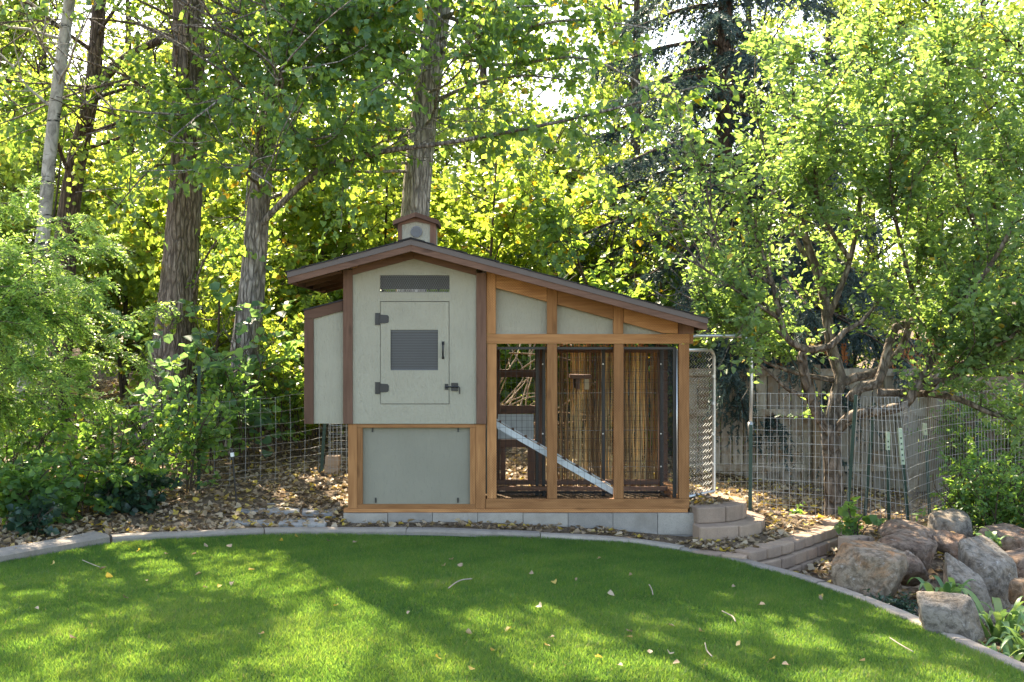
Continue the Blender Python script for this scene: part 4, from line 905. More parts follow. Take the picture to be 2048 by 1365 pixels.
def sprays(O, D, Ln, n, droop, rng, hang=.35, spread=.8, up=(0, 0, 1), flat=.45):
    """leaf positions, axes and normals along twigs O -> O + D*Ln"""
    S_ = len(O); D = unit(D); t = np.linspace(.12, 1.0, n)[None, :, None] + rng.uniform(-.03, .03, (S_, n, 1))
    pos = O[:, None] + D[:, None] * (Ln[:, None, None] * t); pos[..., 2] -= (droop * Ln[:, None] * t[..., 0] ** 2)
    T = np.repeat(D[:, None], n, 1).copy(); T[..., 2] -= 2 * droop * t[..., 0]; T = unit(T)
    N0 = unit(np.array(up)[None] + rng.normal(0, flat, (S_, 3)))[:, None]; side = unit(np.cross(T, N0)) * (np.where(np.arange(n) % 2, 1, -1)[None, :, None])
    ax = .55 * T + spread * side + rng.normal(0, .28, (S_, n, 3)); ax[..., 2] -= hang
    nr = N0 + rng.normal(0, .45, (S_, n, 3)); return pos.reshape(-1, 3), ax.reshape(-1, 3), nr.reshape(-1, 3)

def twig_mesh(mb, O, D, Ln, droop, r):
    D = unit(D)
    for o, d, l in zip(O, D, Ln):
        o = Vector(o); d = Vector(d); mb.tube([o, o + d * l * .5 - Vector((0, 0, droop * l * .25)), o + d * l - Vector((0, 0, droop * l))], [r, r * .75, r * .4], 3, False)

def bend(p0, d0, ln, rng, up=.15, n=7, wig=.12):
    p = np.array(p0, float); d = unit(np.array(d0, float)); out = [p.copy()]
    for k in range(n):
        d = unit(d + np.array((0, 0, up / n * 2)) + rng.normal(0, wig, 3)); p = p + d * ln / n; out.append(p.copy())
    return np.array(out)

class Tree:
    def __init__(s, name, label, cat, group, seed): s.t = thing(name, label, cat, group); s.rng = np.random.default_rng(seed); s.limbs = []; s.wood = MB(); s.br = MB(); s.trunk_o = None
    def trunk(s, pts, radii, sides=14, rough=.05):
        pts = np.array(pts, float); c = dense(pts, .12 if sides < 20 else .05); sA = np.linspace(0, 1, len(c)); r = np.interp(sA, np.linspace(0, 1, len(radii)), radii)
        s.tp, s.tr = c, r; m0 = len(s.wood.v); s.wood.tube(c, list(r), sides)
        v = s.wood.v
        for i in range(m0, len(v)):
            k = min((i - m0) // sides, len(c) - 1); p = np.array(v[i]); a = ((i - m0) % sides) / sides * 6.283
            f = 1 + rough * (math.sin(a * 3 + k * .05) + .6 * math.sin(a * 5 + 1.3 + k * .11)) + (.032 if sides > 20 else 0) * (abs(math.sin(a * 8 + 1.4 * math.sin(k * .13 + a * 2) + .5 * math.sin(k * .41))) - .5) + (.018 if sides > 20 else 0) * math.sin(k * 1.7 + a * 11 + math.sin(k * .9)); v[i] = tuple(c[k] + (p - c[k]) * f)
        return s
    def limb(s, pts, r0, r1, leafy=.3, smooth=True):
        pts = np.array(pts, float); c = dense(pts, .10) if smooth else pts
        s.br.tube(c, list(np.linspace(r0, r1, len(c))), 7); s.limbs.append((c, leafy)); return c
    def grow(s, n, t0, t1, lenf, elev, az=(0, 360), up=.2, subs=4, subl=.5, r=.03, leafy=.25, sub_elev=.2):
        rng = s.rng
        for k in range(n):
            t = t0 + (t1 - t0) * (k + rng.random()) / n; i = int(t * (len(s.tp) - 1)); p = s.tp[i]; az_ = math.radians(rng.uniform(*az)); el = math.radians(rng.uniform(*elev)); ln = lenf(t) * rng.uniform(.75, 1.2)
            d = (math.cos(az_) * math.cos(el), math.sin(az_) * math.cos(el), math.sin(el)); rr = min(r, s.tr[i] * .6)
            c = bend(p, d, ln, rng, up, 8); s.br.tube(c, list(np.linspace(rr, .006, len(c))), 5, False); s.limbs.append((c, leafy)); s.sub(c, subs, subl * ln, rr * .5, sub_elev)
        return s
    def sub(s, c, n, ln, r, el=.2):
        rng = s.rng
        for k in range(n):
            i = rng.integers(len(c) // 4, len(c) - 1); tg = unit(c[i + 1] - c[i]); d = tg * .7 + rng.normal(0, .6, 3) + np.array((0, 0, el)); l = ln * rng.uniform(.5, 1.15)
            q = bend(c[i], d, l, rng, .1, 5); s.br.tube(q, list(np.linspace(max(r, .006), .004, len(q))), 4, False); s.limbs.append((q, .05))
    def leaves(s, mat, step, tw, leaf, n, wid=.75, shape='ovate', droop=.3, hang=.35, out=.8, upw=.15, twigs=True, bark='bark', yellow=0, shade=None, flat=.45, spread=.8, jitter=.05, cull=True):
        rng = s.rng; O = []; D = []
        for c, lf in s.limbs:
            seg = np.linalg.norm(np.diff(c, axis=0), axis=1); L_ = seg.sum(); m = max(1, int(L_ * (1 - lf) / step)); cs = np.concatenate([[0], np.cumsum(seg)]) / L_
            u = lf + (1 - lf) * rng.random(m); p = np.stack([np.interp(u, cs, c[:, k]) for k in range(3)], -1); i = np.clip(np.searchsorted(cs, u) - 1, 0, len(c) - 2); tg = unit(c[i + 1] - c[i])
            d = tg * .6 + unit(rng.normal(0, 1, (m, 3))) * out; d[:, 2] += upw; O.append(p); D.append(d)
        O = np.concatenate(O); D = np.concatenate(D)
        if cull: k = keep(O, rng); O, D = O[k], D[k]
        Ln = tw * rng.uniform(.5, 1.3, len(O)); pos, ax, nr = sprays(O, D, Ln, n, droop, rng, hang, spread, flat=flat)
        pos = pos + rng.normal(0, jitter * tw, pos.shape)
        if cull:
            k = ~((pos[:, 0] > -2.02) & (pos[:, 0] < 1.78) & (pos[:, 1] > -.42) & (pos[:, 1] < 1.75) & (pos[:, 2] < 2.75)) & (pos[:, 2] > B(pos[:, 0], pos[:, 1]) + .01); pos, ax, nr = pos[k], ax[k], nr[k]
        N = len(pos); rnd = np.clip(rng.normal(.42, .2, N), 0, .92)
        if yellow: rnd = np.where(rng.random(N) < yellow, 1.0, rnd)
        ln = leaf * rng.uniform(.65, 1.25, N)
        if twigs: twig_mesh(s.br, O[::2], D[::2], Ln[::2], droop, .003)
        link('crown', leaf_mesh('crown', pos, ax, nr, ln, wid, rng, rnd, shape), M[mat], s.t, kind='stuff'); s.n = N
        return s
    def done(s, bark):
        if s.wood.v: s.wood.build('trunk', M[bark], s.t, smooth=True)
        if s.br.v: s.br.build('branches', M[bark], s.t, smooth=True)
        return s.t
PP = lambda lst, y: [tuple(P(a, b, y if not isinstance(y, (list, tuple)) else yy)) for (a, b), yy in zip(lst, y if isinstance(y, (list, tuple)) else [y] * len(lst))]

# --- poplars standing behind the coop
T = Tree('poplar_tree', 'tall pale barked poplar rising behind the cupola', 'tree', 'poplars behind the coop', 1)
T.trunk(PP([(815, 900), (822, 600), (830, 430), (843, 270), (862, 120), (882, -20), (910, -250), (930, -600), (940, -1000)], 4.0), [.20, .18, .172, .155, .14, .12, .09, .06, .03], 42)
T.limb(PP([(868, 205), (920, 180), (985, 160), (1060, 152), (1160, 165)], [4, 3.6, 3.2, 2.8, 2.5]), .03, .006, .15); T.limb(PP([(830, 262), (785, 255), (745, 225), (742, 150), (730, 60)], [4, 3.7, 3.4, 3.2, 3.0]), .022, .006, .2)
T.limb(PP([(850, 240), (790, 115), (720, 115), (640, 125)], [4, 3.6, 3.2, 2.8]), .022, .006, .2); T.limb(PP([(880, 40), (930, 20), (1010, 15), (1120, 10)], [4, 3.4, 2.9, 2.4]), .03, .006, .15); T.limb(PP([(880, 30), (1000, 60), (1150, 40), (1320, 60)], [4, 3.0, 2.2, 1.8]), .03, .006, .2); T.limb(PP([(876, 100), (1000, 130), (1180, 120), (1380, 230)], [4, 3.2, 2.6, 2.2]), .03, .006, .3); T.limb(PP([(876, 80), (960, 110), (1080, 95), (1220, 110)], [4, 3.8, 3.6, 3.2]), .028, .006, .15)
for c, lf in list(T.limbs): T.sub(c, 5, .75, .008, -.05)
T.grow(16, .42, .62, lambda t: 2.3, (5, 40), (150, 400), .1, 5, .5, .03); T.grow(22, .55, .98, lambda t: 2.8 - 1.6 * t, (15, 60), (0, 360), .2, 6, .5, .035)
T.grow(9, .28, .45, lambda t: 2.4, (-5, 25), (200, 330), .05, 6, .5, .022)
T.leaves('poplar', .085, .42, .078, 11, .92, 'heart', .25, .55, yellow=.02).done('barkp')

T = Tree('poplar_tree', 'leaning grey poplar left of the nest box', 'tree', 'poplars behind the coop', 2)
T.trunk(PP([(462, 925), (470, 860), (490, 700), (505, 560), (518, 400), (530, 290), (552, 150), (580, 0), (600, -250), (620, -700)], 3.4), [.21, .17, .145, .125, .115, .11, .105, .09, .065, .03], 42)
T.limb(PP([(505, 470), (560, 410), (650, 335), (760, 305), (900, 285), (1050, 258), (1200, 225), (1400, 172)], [3.4, 3.2, 2.9, 2.6, 2.2, 1.9, 1.6, 1.4]), .042, .008, .35)
T.limb(PP([(535, 280), (470, 195), (400, 230), (330, 290)], [3.4, 2.8, 2.4, 2.0]), .02, .006, .3); T.limb(PP([(548, 190), (620, 160), (700, 160), (800, 170)], [3.4, 3.0, 2.6, 2.2]), .022, .006, .2); T.limb(PP([(560, 130), (600, 60), (690, 20), (800, 5)], [3.4, 2.8, 2.3, 2.0]), .024, .006, .2)
T.limb(PP([(552, 160), (500, 90), (430, 60), (350, 50)], [3.4, 3.0, 2.6, 2.2]), .022, .006, .2)
for c, lf in list(T.limbs): T.sub(c, 6, .7, .008, -.05)
T.grow(12, .45, .66, lambda t: 2.0, (0, 35), (120, 420), .1, 5, .5, .028); T.grow(16, .6, .98, lambda t: 2.4 - 1.3 * t, (15, 60), (0, 360), .2, 6, .5, .035)
T.grow(11, .30, .5, lambda t: 2.4, (-5, 30), (180, 360), .05, 6, .5, .022)
T.leaves('poplar', .08, .40, .076, 11, .92, 'heart', .25, .55, yellow=.012).done('bark')

T = Tree('poplar_tree', 'thickest furrowed poplar trunk left of centre', 'tree', 'poplars behind the coop', 3)
T.trunk(PP([(318, 930), (330, 850), (345, 700), (358, 560), (368, 400), (375, 250), (378, 80), (380, -200), (390, -600), (395, -1000)], 4.4), [.33, .27, .215, .195, .185, .175, .16, .13, .09, .04], 48, .07)
T.limb(PP([(375, 640), (400, 540), (450, 460), (510, 410)], [4.4, 4.2, 4.0, 3.8]), .02, .006, .5); T.limb(PP([(372, 300), (310, 240), (250, 250), (170, 270)], [4.4, 3.6, 3.0, 2.5]), .03, .006, .2); T.limb(PP([(378, 120), (440, 110), (500, 130), (570, 150)], [4.4, 3.8, 3.2, 2.8]), .03, .006, .2)
T.limb(PP([(375, 340), (320, 330), (280, 360), (230, 420)], [4.4, 3.4, 2.8, 2.4]), .02, .006, .2)
for c, lf in list(T.limbs): T.sub(c, 6, .7, .008, -.05)
T.grow(14, .48, .66, lambda t: 2.3, (0, 35), (150, 400), .1, 5, .5, .03); T.grow(18, .6, .98, lambda t: 2.8 - 1.5 * t, (15, 60), (0, 360), .2, 6, .5, .035)
T.grow(11, .30, .5, lambda t: 2.8, (-5, 30), (180, 360), .05, 6, .5, .022)
T.leaves('poplar', .08, .42, .078, 11, .92, 'heart', .25, .55, yellow=.012).done('barkm')

T = Tree('aspen_tree', 'slender white barked aspen with black scars at far left', 'tree', None, 4)
T.trunk(PP([(40, 900), (62, 640), (85, 480), (98, 330), (112, 200), (128, 80), (145, -60), (160, -350), (165, -600)], 3.3), [.095, .085, .08, .076, .07, .062, .055, .035, .02], 12, .02)
T.grow(16, .42, .98, lambda t: 1.7, (10, 50), (0, 360), .1, 5, .5, .018)
T.leaves('poplar', .095, .36, .07, 10, .95, 'heart', .3, .6, yellow=.03).done('barka')

T = Tree('old_tree', 'dark forked trunk behind the white aspen', 'tree', None, 5)
T.trunk(PP([(95, 930), (118, 660), (132, 470), (150, 340), (178, 210), (190, 120), (200, -50), (205, -350)], 5.0), [.25, .20, .16, .13, .10, .09, .07, .03], 14, .06)
T.limb(PP([(178, 210), (215, 150), (260, 110), (320, 82)], [5, 4.9, 4.8, 4.7]), .075, .05, .9)
T.grow(18, .4, .98, lambda t: 2.2, (0, 50), (0, 360), .1, 5, .5, .03)
T.leaves('back', .10, .42, .075, 10, .85, 'ovate', .3, .5, yellow=.01).done('barkd')

# --- bright understory maples behind the coop
def maple(label, px, y, ztop, rad, seed, z0=.3, dens=.10, leaf=.085, mat='maple'):
    T = Tree('maple_sapling', label, 'tree', 'backlit saplings behind the coop', seed); x = (px - CX) * (y + 10.5) / F; g = gnd(x, y); r = T.rng
    for k in range(3):
        q = r.normal(0, .22, 2); T.trunk([(x + q[0] * .3, y + q[1] * .3, g - .05), (x + q[0], y + q[1], g + ztop * .35), (x + q[0] * 2.2, y + q[1] * 2, g + ztop * .7), (x + q[0] * 3, y + q[1] * 3, g + ztop)], [.035, .028, .02, .008], 6, 0)
        T.grow(int(9 * rad), z0 / ztop, .98, lambda t: rad * (1.0 - .45 * t), (-5, 45), (0, 360), .05, 4, .5, .012)
    T.leaves(mat, dens, .34, leaf, 9, 1.0, 'maple', .25, .35, out=.9, upw=.0, twigs=False, yellow=.03, jitter=.08).done('stem')
maple('yellow green sapling glowing left of the cupola', 640, 6.6, 3.9, 1.6, 41); maple('yellow green sapling glowing behind the cupola', 760, 8.0, 4.1, 1.6, 42); maple('yellow green sapling right of the cupola', 960, 6.4, 3.6, 1.5, 43)
maple('yellow green sapling over the middle of the run roof', 1130, 7.2, 3.7, 1.6, 44); maple('loose yellow green sapling over the low end of the roof', 1300, 6.0, 3.2, 1.5, 45, mat='poplar'); maple('sunlit sapling between the two grey poplar trunks', 440, 7.0, 3.7, 1.5, 46)
maple('sunlit sapling left of the thickest trunk', 250, 8.2, 3.2, 1.4, 47); maple('sapling behind the far left aspen', 60, 7.5, 4.4, 1.6, 48); maple('low sunlit sapling under the nest box', 600, 5.2, 1.9, 1.15, 49, .15, .085, .07)
maple('low sunlit sapling beside the leaning poplar', 540, 6.3, 2.5, 1.2, 50, .2, .085, .07); maple('leafy sapling behind the spruce', 1480, 9.5, 4.6, 1.8, 51); maple('low sapling left of the leaning poplar', 420, 5.0, 1.7, 1.0, 52, .15, .09, .065)

# --- trees filling the wood further back
def backtree(label, px, y, h, rad, seed, z0=.08, mat='back', leaf=.11, dens=.13, nl=30):
    T = Tree('background_tree', label, 'tree', 'trees of the wood behind', seed); x = (px - CX) * (y + 10.5) / F; g = gnd(x, y); r = T.rng; q = r.normal(0, .3, 2)
    T.trunk([(x, y, g - .1), (x + q[0], y + q[1], g + h * .4), (x + q[0] * 1.4, y + q[1] * 1.4, g + h)], [.16, .11, .03], 8, .03)
    T.grow(nl, z0, .98, lambda t: rad * (1.05 - .6 * abs(t - .35)), (-5, 50), (0, 360), .1, 6, .5, .04)
    T.leaves(mat, dens, .55, leaf, 9, .9, 'quad', .25, .4, out=1.0, upw=.0, twigs=False, jitter=.12).done('barkd')
for k, a in enumerate([('leafy tree behind the far left aspen', 10, 12.5, 8.5, 2.6), ('leafy tree behind the thickest trunk', 290, 15, 8.0, 2.6), ('leafy tree behind the leaning poplar', 560, 12.5, 5.6, 2.3), ('low leafy tree behind the cupola', 790, 14, 4.8, 2.5),
                       ('low leafy tree behind the run roof', 1040, 12.5, 4.4, 2.4), ('leafy tree left of the spruce', 1230, 15, 5.0, 2.4), ('tall thin tree left of the spruce top', 1250, 13, 9.5, 2.0), ('tall tree right of the pale poplar', 985, 17, 9.5, 2.2), ('tall tree left of the pale poplar', 690, 16, 9.5, 2.3), ('tall tree between thick and leaning poplars', 440, 13, 9.0, 2.1), ('tall leafy tree between spruce and apple', 1650, 14, 9.5, 2.8), ('tall leafy tree behind the apple crown', 1880, 11.5, 8.2, 2.6), ('leafy tree at the upper right corner', 2110, 10, 8.6, 2.4),
                       ('tall leafy tree behind the upper left corner', 110, 16, 11, 2.8), ('tall leafy tree beyond the left frame edge', -90, 13, 10.5, 2.6), ('tall tree far behind the apple crown', 1770, 17, 12, 3.0), ('tall tree far behind the right edge', 2010, 16, 11.5, 3.0), ('tall tree far behind the spruce', 1480, 18, 12, 2.8), ('distant tree closing the sky at upper left', 50, 20, 13, 3.0), ('distant tree closing the sky above the thick trunk', 330, 20, 12.5, 3.0), ('distant tree closing the sky left of the cupola', 620, 21, 12.5, 3.0), ('distant tree closing the sky right of the cupola', 920, 21, 11.5, 2.8), ('distant tree closing the sky left of the spruce', 1190, 20, 12, 2.8), ('leafy bush beyond the slat railing', 1740, 8.5, 3.2, 1.4), ('leafy tree at the left edge of the wood', -230, 10, 7.5, 2.4), ('leafy bush behind the right fence', 1990, 8.0, 3.4, 1.5), ('distant leafy tree seen low between the left trunks', 420, 21, 5.5, 2.8)]):
    backtree(*a, 60 + k, leaf=.11 if a[4] > 1.6 else .075, dens=.15 if a[3] < 9 else .19)

# --- spruce
T = Tree('spruce_tree', 'blue green spruce with drooping limbs right of the coop', 'tree', None, 80); r = T.rng
sx = P(1440, 0, 7.0).x; T.trunk([(sx, 7, -.2), (sx + .05, 7, 4), (sx + .1, 7, 8), (sx + .1, 7, 12)], [.17, .14, .09, .03], 12, .04)
NO, ND = [], []
tufts = []
for k in range(92):
    z = .7 + 10.5 * (k / 92); ln = (3.5 - .26 * z) * r.uniform(.8, 1.1); az = k * 2.39996 + r.normal(0, .2)
    if ln < .3: continue
    d = np.array((math.cos(az), math.sin(az), 0)); n = 12; u = np.linspace(0, 1, n + 1)
    c = np.array((sx, 7.0, z)) + d[None] * (u * ln)[:, None]; c[:, 2] += .12 * ln * u - .42 * ln * u ** 1.7 + .12 * ln * np.maximum(0, u - .75) * 2
    T.br.tube(c, list(np.linspace(.04, .008, n + 1)), 6, False)
    m = int(ln * 52)
    uu = r.uniform(.0, 1, m); p = np.stack([np.interp(uu, u, c[:, j]) for j in range(3)], -1); sd_ = np.where(r.random(m) < .5, 1, -1)[:, None] * np.array((-d[1], d[0], 0))
    dd = d * .55 + sd_ * r.uniform(.3, .9, (m, 1)) + np.array((0, 0, -1)) * r.uniform(.25, 1.1, (m, 1)); tufts.append((p, dd, r.uniform(.22, .62, m) * (1.1 - .35 * uu)))
    tufts.append((c[-4:], np.repeat((c[-1] - c[-3])[None], 4, 0), np.full(4, .25)))
for k in range(16):
    z = 1.5 + 1.9 * k / 16; ln = r.uniform(2.9, 3.7); az = math.radians(r.uniform(238, 300)); d = np.array((math.cos(az), math.sin(az), 0)); u = np.linspace(0, 1, 13)
    if 7 - ln * abs(d[1]) < 3.3: ln = (7 - 3.35) / abs(d[1])
    c = np.array((sx, 7.0, z)) + d[None] * (u * ln)[:, None]; c[:, 2] += .10 * ln * u - .40 * ln * u ** 1.7; T.br.tube(c, list(np.linspace(.035, .008, 13)), 6, False)
    m = int(ln * 30); uu = r.uniform(.5, 1, m); p = np.stack([np.interp(uu, u, c[:, j]) for j in range(3)], -1); dd = d * .4 + np.where(r.random(m) < .5, 1, -1)[:, None] * np.array((-d[1], d[0], 0)) * r.uniform(.1, .6, (m, 1)) + np.array((0, 0, -1)) * r.uniform(.5, 1.3, (m, 1)); tufts.append((p, dd, r.uniform(.25, .6, m)))
O = np.concatenate([a for a, b, c in tufts]); D = np.concatenate([b for a, b, c in tufts]); Ln = np.concatenate([c for a, b, c in tufts])
k = keep(O, r, 'spruce'); O, D, Ln = O[k], D[k], Ln[k]; n = 26; D = unit(D)
tt = r.random((len(O), n, 1)); pos = O[:, None] + D[:, None] * Ln[:, None, None] * tt; pos[..., 2] -= .22 * Ln[:, None] * tt[..., 0] ** 2
ax = unit(D[:, None] * .75 + r.normal(0, .55, (len(O), n, 3))); N = len(O) * n
link('crown', leaf_mesh('crown', pos.reshape(-1, 3), ax.reshape(-1, 3), r.normal(size=(N, 3)), r.uniform(.05, .085, N), .34, r, np.clip(np.repeat(r.normal(.45, .2, len(O)), n) + r.normal(0, .12, N), 0, 1), 'needle', 0), M['needle'], T.t, kind='stuff')
twig_mesh(T.br, O[::4], D[::4], Ln[::4], .22, .0035); T.done('barks')

# --- apple tree
T = Tree('apple_tree', 'spreading apple tree with crooked limbs behind the wire fence', 'tree', None, 90); ya = 1.62
T.trunk(PP([(1672, 1055), (1668, 1000), (1666, 930), (1662, 880), (1660, 850)], ya), [.115, .095, .088, .095, .085], 14, .07)
def AL(pts, ys, r0, r1, lf): return T.limb(PP(pts, [ya + q for q in ys]), r0, r1, lf)
main = [AL([(1660, 870), (1632, 822), (1612, 765), (1604, 715), (1616, 698)], [0, -.05, -.12, -.2, -.25], .062, .048, .98),
        AL([(1616, 700), (1578, 682), (1560, 640), (1545, 570), (1515, 480), (1480, 380)], [-.25, -.3, -.35, -.4, -.5, -.6], .04, .010, .3),
        AL([(1614, 700), (1660, 693), (1690, 662), (1722, 645), (1760, 600)], [-.25, -.28, -.3, -.3, -.3], .042, .014, .6),
        AL([(1660, 868), (1672, 790), (1680, 752), (1664, 700), (1655, 640), (1640, 560), (1605, 450), (1590, 300), (1585, 120)], [0, .12, .2, .28, .3, .35, .3, .2, .1], .075, .010, .5),
        AL([(1674, 770), (1710, 755), (1750, 745), (1800, 700), (1830, 600), (1840, 420), (1850, 200)], [.15, .2, .25, .3, .35, .4, .4], .05, .008, .45),
        AL([(1664, 872), (1705, 832), (1755, 822), (1808, 812), (1832, 775), (1862, 720), (1900, 640), (1960, 520), (2000, 380)], [0, -.15, -.3, -.4, -.45, -.5, -.55, -.6, -.6], .066, .010, .35),
        AL([(1700, 800), (1722, 775), (1756, 766), (1772, 715), (1792, 655), (1840, 640), (1905, 600), (1960, 480), (1990, 300)], [-.05, -.1, -.12, -.1, -.05, 0, .05, .1, .1], .058, .010, .5),
        AL([(1755, 786), (1845, 788), (1915, 798), (1985, 828), (2060, 842), (2140, 830)], [-.1, -.2, -.3, -.4, -.5, -.5], .042, .018, .45),
        AL([(1674, 762), (1600, 748), (1535, 726), (1502, 700), (1470, 650)], [.2, .1, 0, -.1, -.2], .030, .010, .7), AL([(1625, 796), (1580, 782), (1552, 758), (1522, 730), (1500, 715)], [-.1, -.15, -.2, -.2, -.2], .024, .010, .9),
        AL([(1800, 790), (1850, 770), (1930, 745), (2020, 690), (2100, 600)], [-.3, -.45, -.6, -.8, -.9], .035, .010, .4), AL([(1850, 790), (1900, 740), (1980, 700), (2080, 640)], [-.3, -.5, -.9, -1.3], .03, .010, .4),
        AL([(1560, 640), (1500, 600), (1440, 560), (1380, 520)], [-.35, -.7, -1.0, -1.2], .022, .007, .3), AL([(1655, 640), (1700, 520), (1720, 400), (1735, 240), (1745, 90)], [.3, .2, 0, -.2, -.3], .035, .008, .3),
        AL([(1640, 560), (1560, 420), (1530, 300), (1500, 180)], [.35, .5, .6, .6], .03, .008, .3), AL([(1900, 640), (2000, 500), (2060, 350), (2090, 150)], [-.55, -.9, -1.1, -1.2], .03, .008, .3), AL([(1700, 520), (1640, 420), (1630, 330), (1640, 200)], [.2, -.3, -.7, -.9], .028, .008, .3),
        AL([(1830, 600), (1800, 480), (1780, 360), (1790, 230)], [.35, -.2, -.6, -.8], .028, .008, .3), AL([(1960, 480), (1920, 360), (1900, 240), (1880, 100)], [.1, -.4, -.7, -.8], .028, .008, .3), AL([(1545, 570), (1450, 500), (1420, 420), (1410, 340)], [-.4, -.5, -.7, -.8], .022, .007, .3), AL([(1578, 682), (1520, 640), (1460, 640), (1400, 620)], [-.3, -.4, -.5, -.5], .02, .007, .2), AL([(1560, 640), (1480, 560), (1400, 480), (1350, 430)], [-.35, -.1, .1, .2], .02, .007, .2)]
T.sub(main[7], 8, .5, .008, .0)
for c in main[1:2] + main[3:7] + main[8:9] + main[10:]: T.sub(c, 11, .9, .008, .12); T.sub(c[len(c) // 3:], 6, .6, .006, .4)
T.leaves('apple', .050, .36, .070, 11, .58, 'ovate', .05, .15, out=.7, upw=.45, yellow=.008, bark='barkf').done('barkf')

# --- feathery shrub at the left edge
T = Tree('feathery_shrub', 'bright green feathery leaved shrub at the left edge', 'shrub', None, 100); r = T.rng
bx = P(-190, 0, -.3).x; g = gnd(bx, -.3); T.trunk([(bx, -.3, g - .05), (bx + .05, -.25, g + .8), (bx + .0, -.2, g + 1.6), (bx - .05, -.2, g + 2.5)], [.05, .04, .03, .015], 8, .02)
ends = [(165, 428), (120, 480), (230, 500), (60, 420), (200, 560), (140, 610), (250, 640), (90, 680), (285, 735), (190, 720), (60, 570), (20, 480), (120, 770), (40, 740), (215, 800), (-20, 620), (80, 830), (-60, 430), (10, 820), (150, 660), (30, 660), (100, 540)]
for k, (ex, ey) in enumerate(ends):
    yy = -.3 + r.uniform(-.6, .9); e = np.array(P(ex, ey, yy)); s0 = T.tp[int(r.uniform(.25, .95) * (len(T.tp) - 1))]; md = (s0 + e) / 2 + np.array((0, 0, .28)); T.limb([s0, md, e], .012, .003, .25); T.sub(T.limbs[-1][0], 5, .45, .004, .1)
O, D = [], []
for c, lf in T.limbs:
    m = int(len(c) * 3.7); u = (lf + (1 - lf) * r.random(m)) * (len(c) - 1); i = np.clip(u.astype(int), 0, len(c) - 2); O.append(c[i] + (c[i + 1] - c[i]) * (u - i)[:, None]); D.append(unit(c[i + 1] - c[i]) * .7 + r.normal(0, .45, (m, 3)) + np.array((.25, 0, -.05)))
O = np.concatenate(O); D = np.concatenate(D); Ln = r.uniform(.13, .24, len(O)); pos, ax, nr = sprays(O, D, Ln, 20, .35, r, .1, 1.0, flat=.25); N = len(pos)
link('crown', leaf_mesh('crown', pos, ax, nr, r.uniform(.030, .046, N), .40, r, np.clip(r.normal(.5, .2, N), 0, 1), 'quad', .1), M['locust'], T.t, kind='stuff'); twig_mesh(T.br, O, D, Ln, .35, .0014); T.done('stem')

# --- shrubs with stems from the ground
def shrub(name, label, cat, spots, h, spread_, mat, leaf, shape, wid, seed, stems=7, dens=.06, n=9, tw=.22, upw=.2, group=None, hang=.2, flat=.45, yellow=.015, cull=True, subs=3):
    T = Tree(name, label, cat, group, seed); r = T.rng
    for (px, y) in spots:
        x = (px - CX) * (y + 10.5) / F; g = gnd(x, y)
        for k in range(stems):
            a = r.uniform(0, 6.28); q = r.uniform(.2, 1.0) * spread_; hh = h * r.uniform(.6, 1.1)
            c = T.limb([(x + .05 * math.cos(a), y + .05 * math.sin(a), g - .03), (x + q * .4 * math.cos(a), y + q * .4 * math.sin(a), g + hh * .55), (x + q * math.cos(a), y + q * math.sin(a), g + hh * .95)], .009, .003, .2); T.sub(c, subs, h * .35, .004, .1)
    T.leaves(mat, dens, tw, leaf, n, wid, shape, .2, hang, out=.8, upw=upw, yellow=yellow, flat=flat, cull=cull); o = T.done('stem')
    for ch in o.children: ch['kind'] = 'stuff'
    return o
shrub('round_leaf_shrub', 'green round leaved shrub tangled in the left wire fence', 'shrub', [(60, .5), (150, .8), (230, .75), (310, 1.0), (20, .2), (370, 1.1)], .95, .55, 'shrub', .052, 'round', .9, 110, 6, .10)
shrub('round_leaf_shrub', 'low green shrub spilling over the leaves at lower left', 'shrub', [(20, -.45), (90, -.2), (160, .15), (-60, -.6), (240, .4)], .55, .42, 'shrub', .060, 'round', .9, 111, 6, .075)
shrub('broad_leaf_shrub', 'shrub with broad blue green leaves before the thick trunk', 'shrub', [(360, 2.4), (430, 2.8), (500, 2.3)], 1.85, .75, 'hazel', .115, 'round', .9, 112, 5, .22, 6, .35, 0, hang=.05, flat=.25)
shrub('fence_shrub', 'thin leafy shoots between the fence post and the leaning poplar', 'shrub', [(420, 2.0), (350, 2.1), (560, 3.2), (480, 2.6)], 1.25, .5, 'shrub', .06, 'round', .9, 113, 4, .15)
shrub('thicket', 'yellow green thicket under the nest box', 'shrub', [(570, 4.0), (640, 4.4), (520, 4.6), (690, 3.6), (610, 3.2)], 1.5, .6, 'maple', .06, 'maple', 1.0, 114, 7, .10, yellow=.04)
shrub('ivy', 'dark ivy patch on the leaf bed at left', 'ivy', [(255, .45), (290, .3), (60, -.75), (225, .25), (300, .6)], .26, .22, 'ivy', .065, 'maple', 1.0, 115, 7, .06, 5, .12, 0, hang=.1)
shrub('leafy_shrub', 'bright green shrub on the rock bank at the right edge', 'shrub', [(1930, .55), (1985, .3), (2040, .55), (2080, .1), (1990, .9)], .78, .45, 'shrub', .045, 'ovate', .6, 116, 8, .055, 9, .2)
shrub('climbing_vine', 'leafy vine climbing the dark fence at the right edge', 'vine', [(1950, 3.2), (2010, 3.4), (2070, 3.2), (2130, 3.0), (1900, 3.5)], 1.25, .35, 'shrub', .05, 'ovate', .7, 117, 6, .085)
shrub('young_shoot', 'small leafy shoot growing at the corner of the block wall', 'plant', [(1712, -.02)], .36, .13, 'shrub', .075, 'maple', 1.0, 118, 4, .07, 4, .12, 0, cull=False, yellow=0)
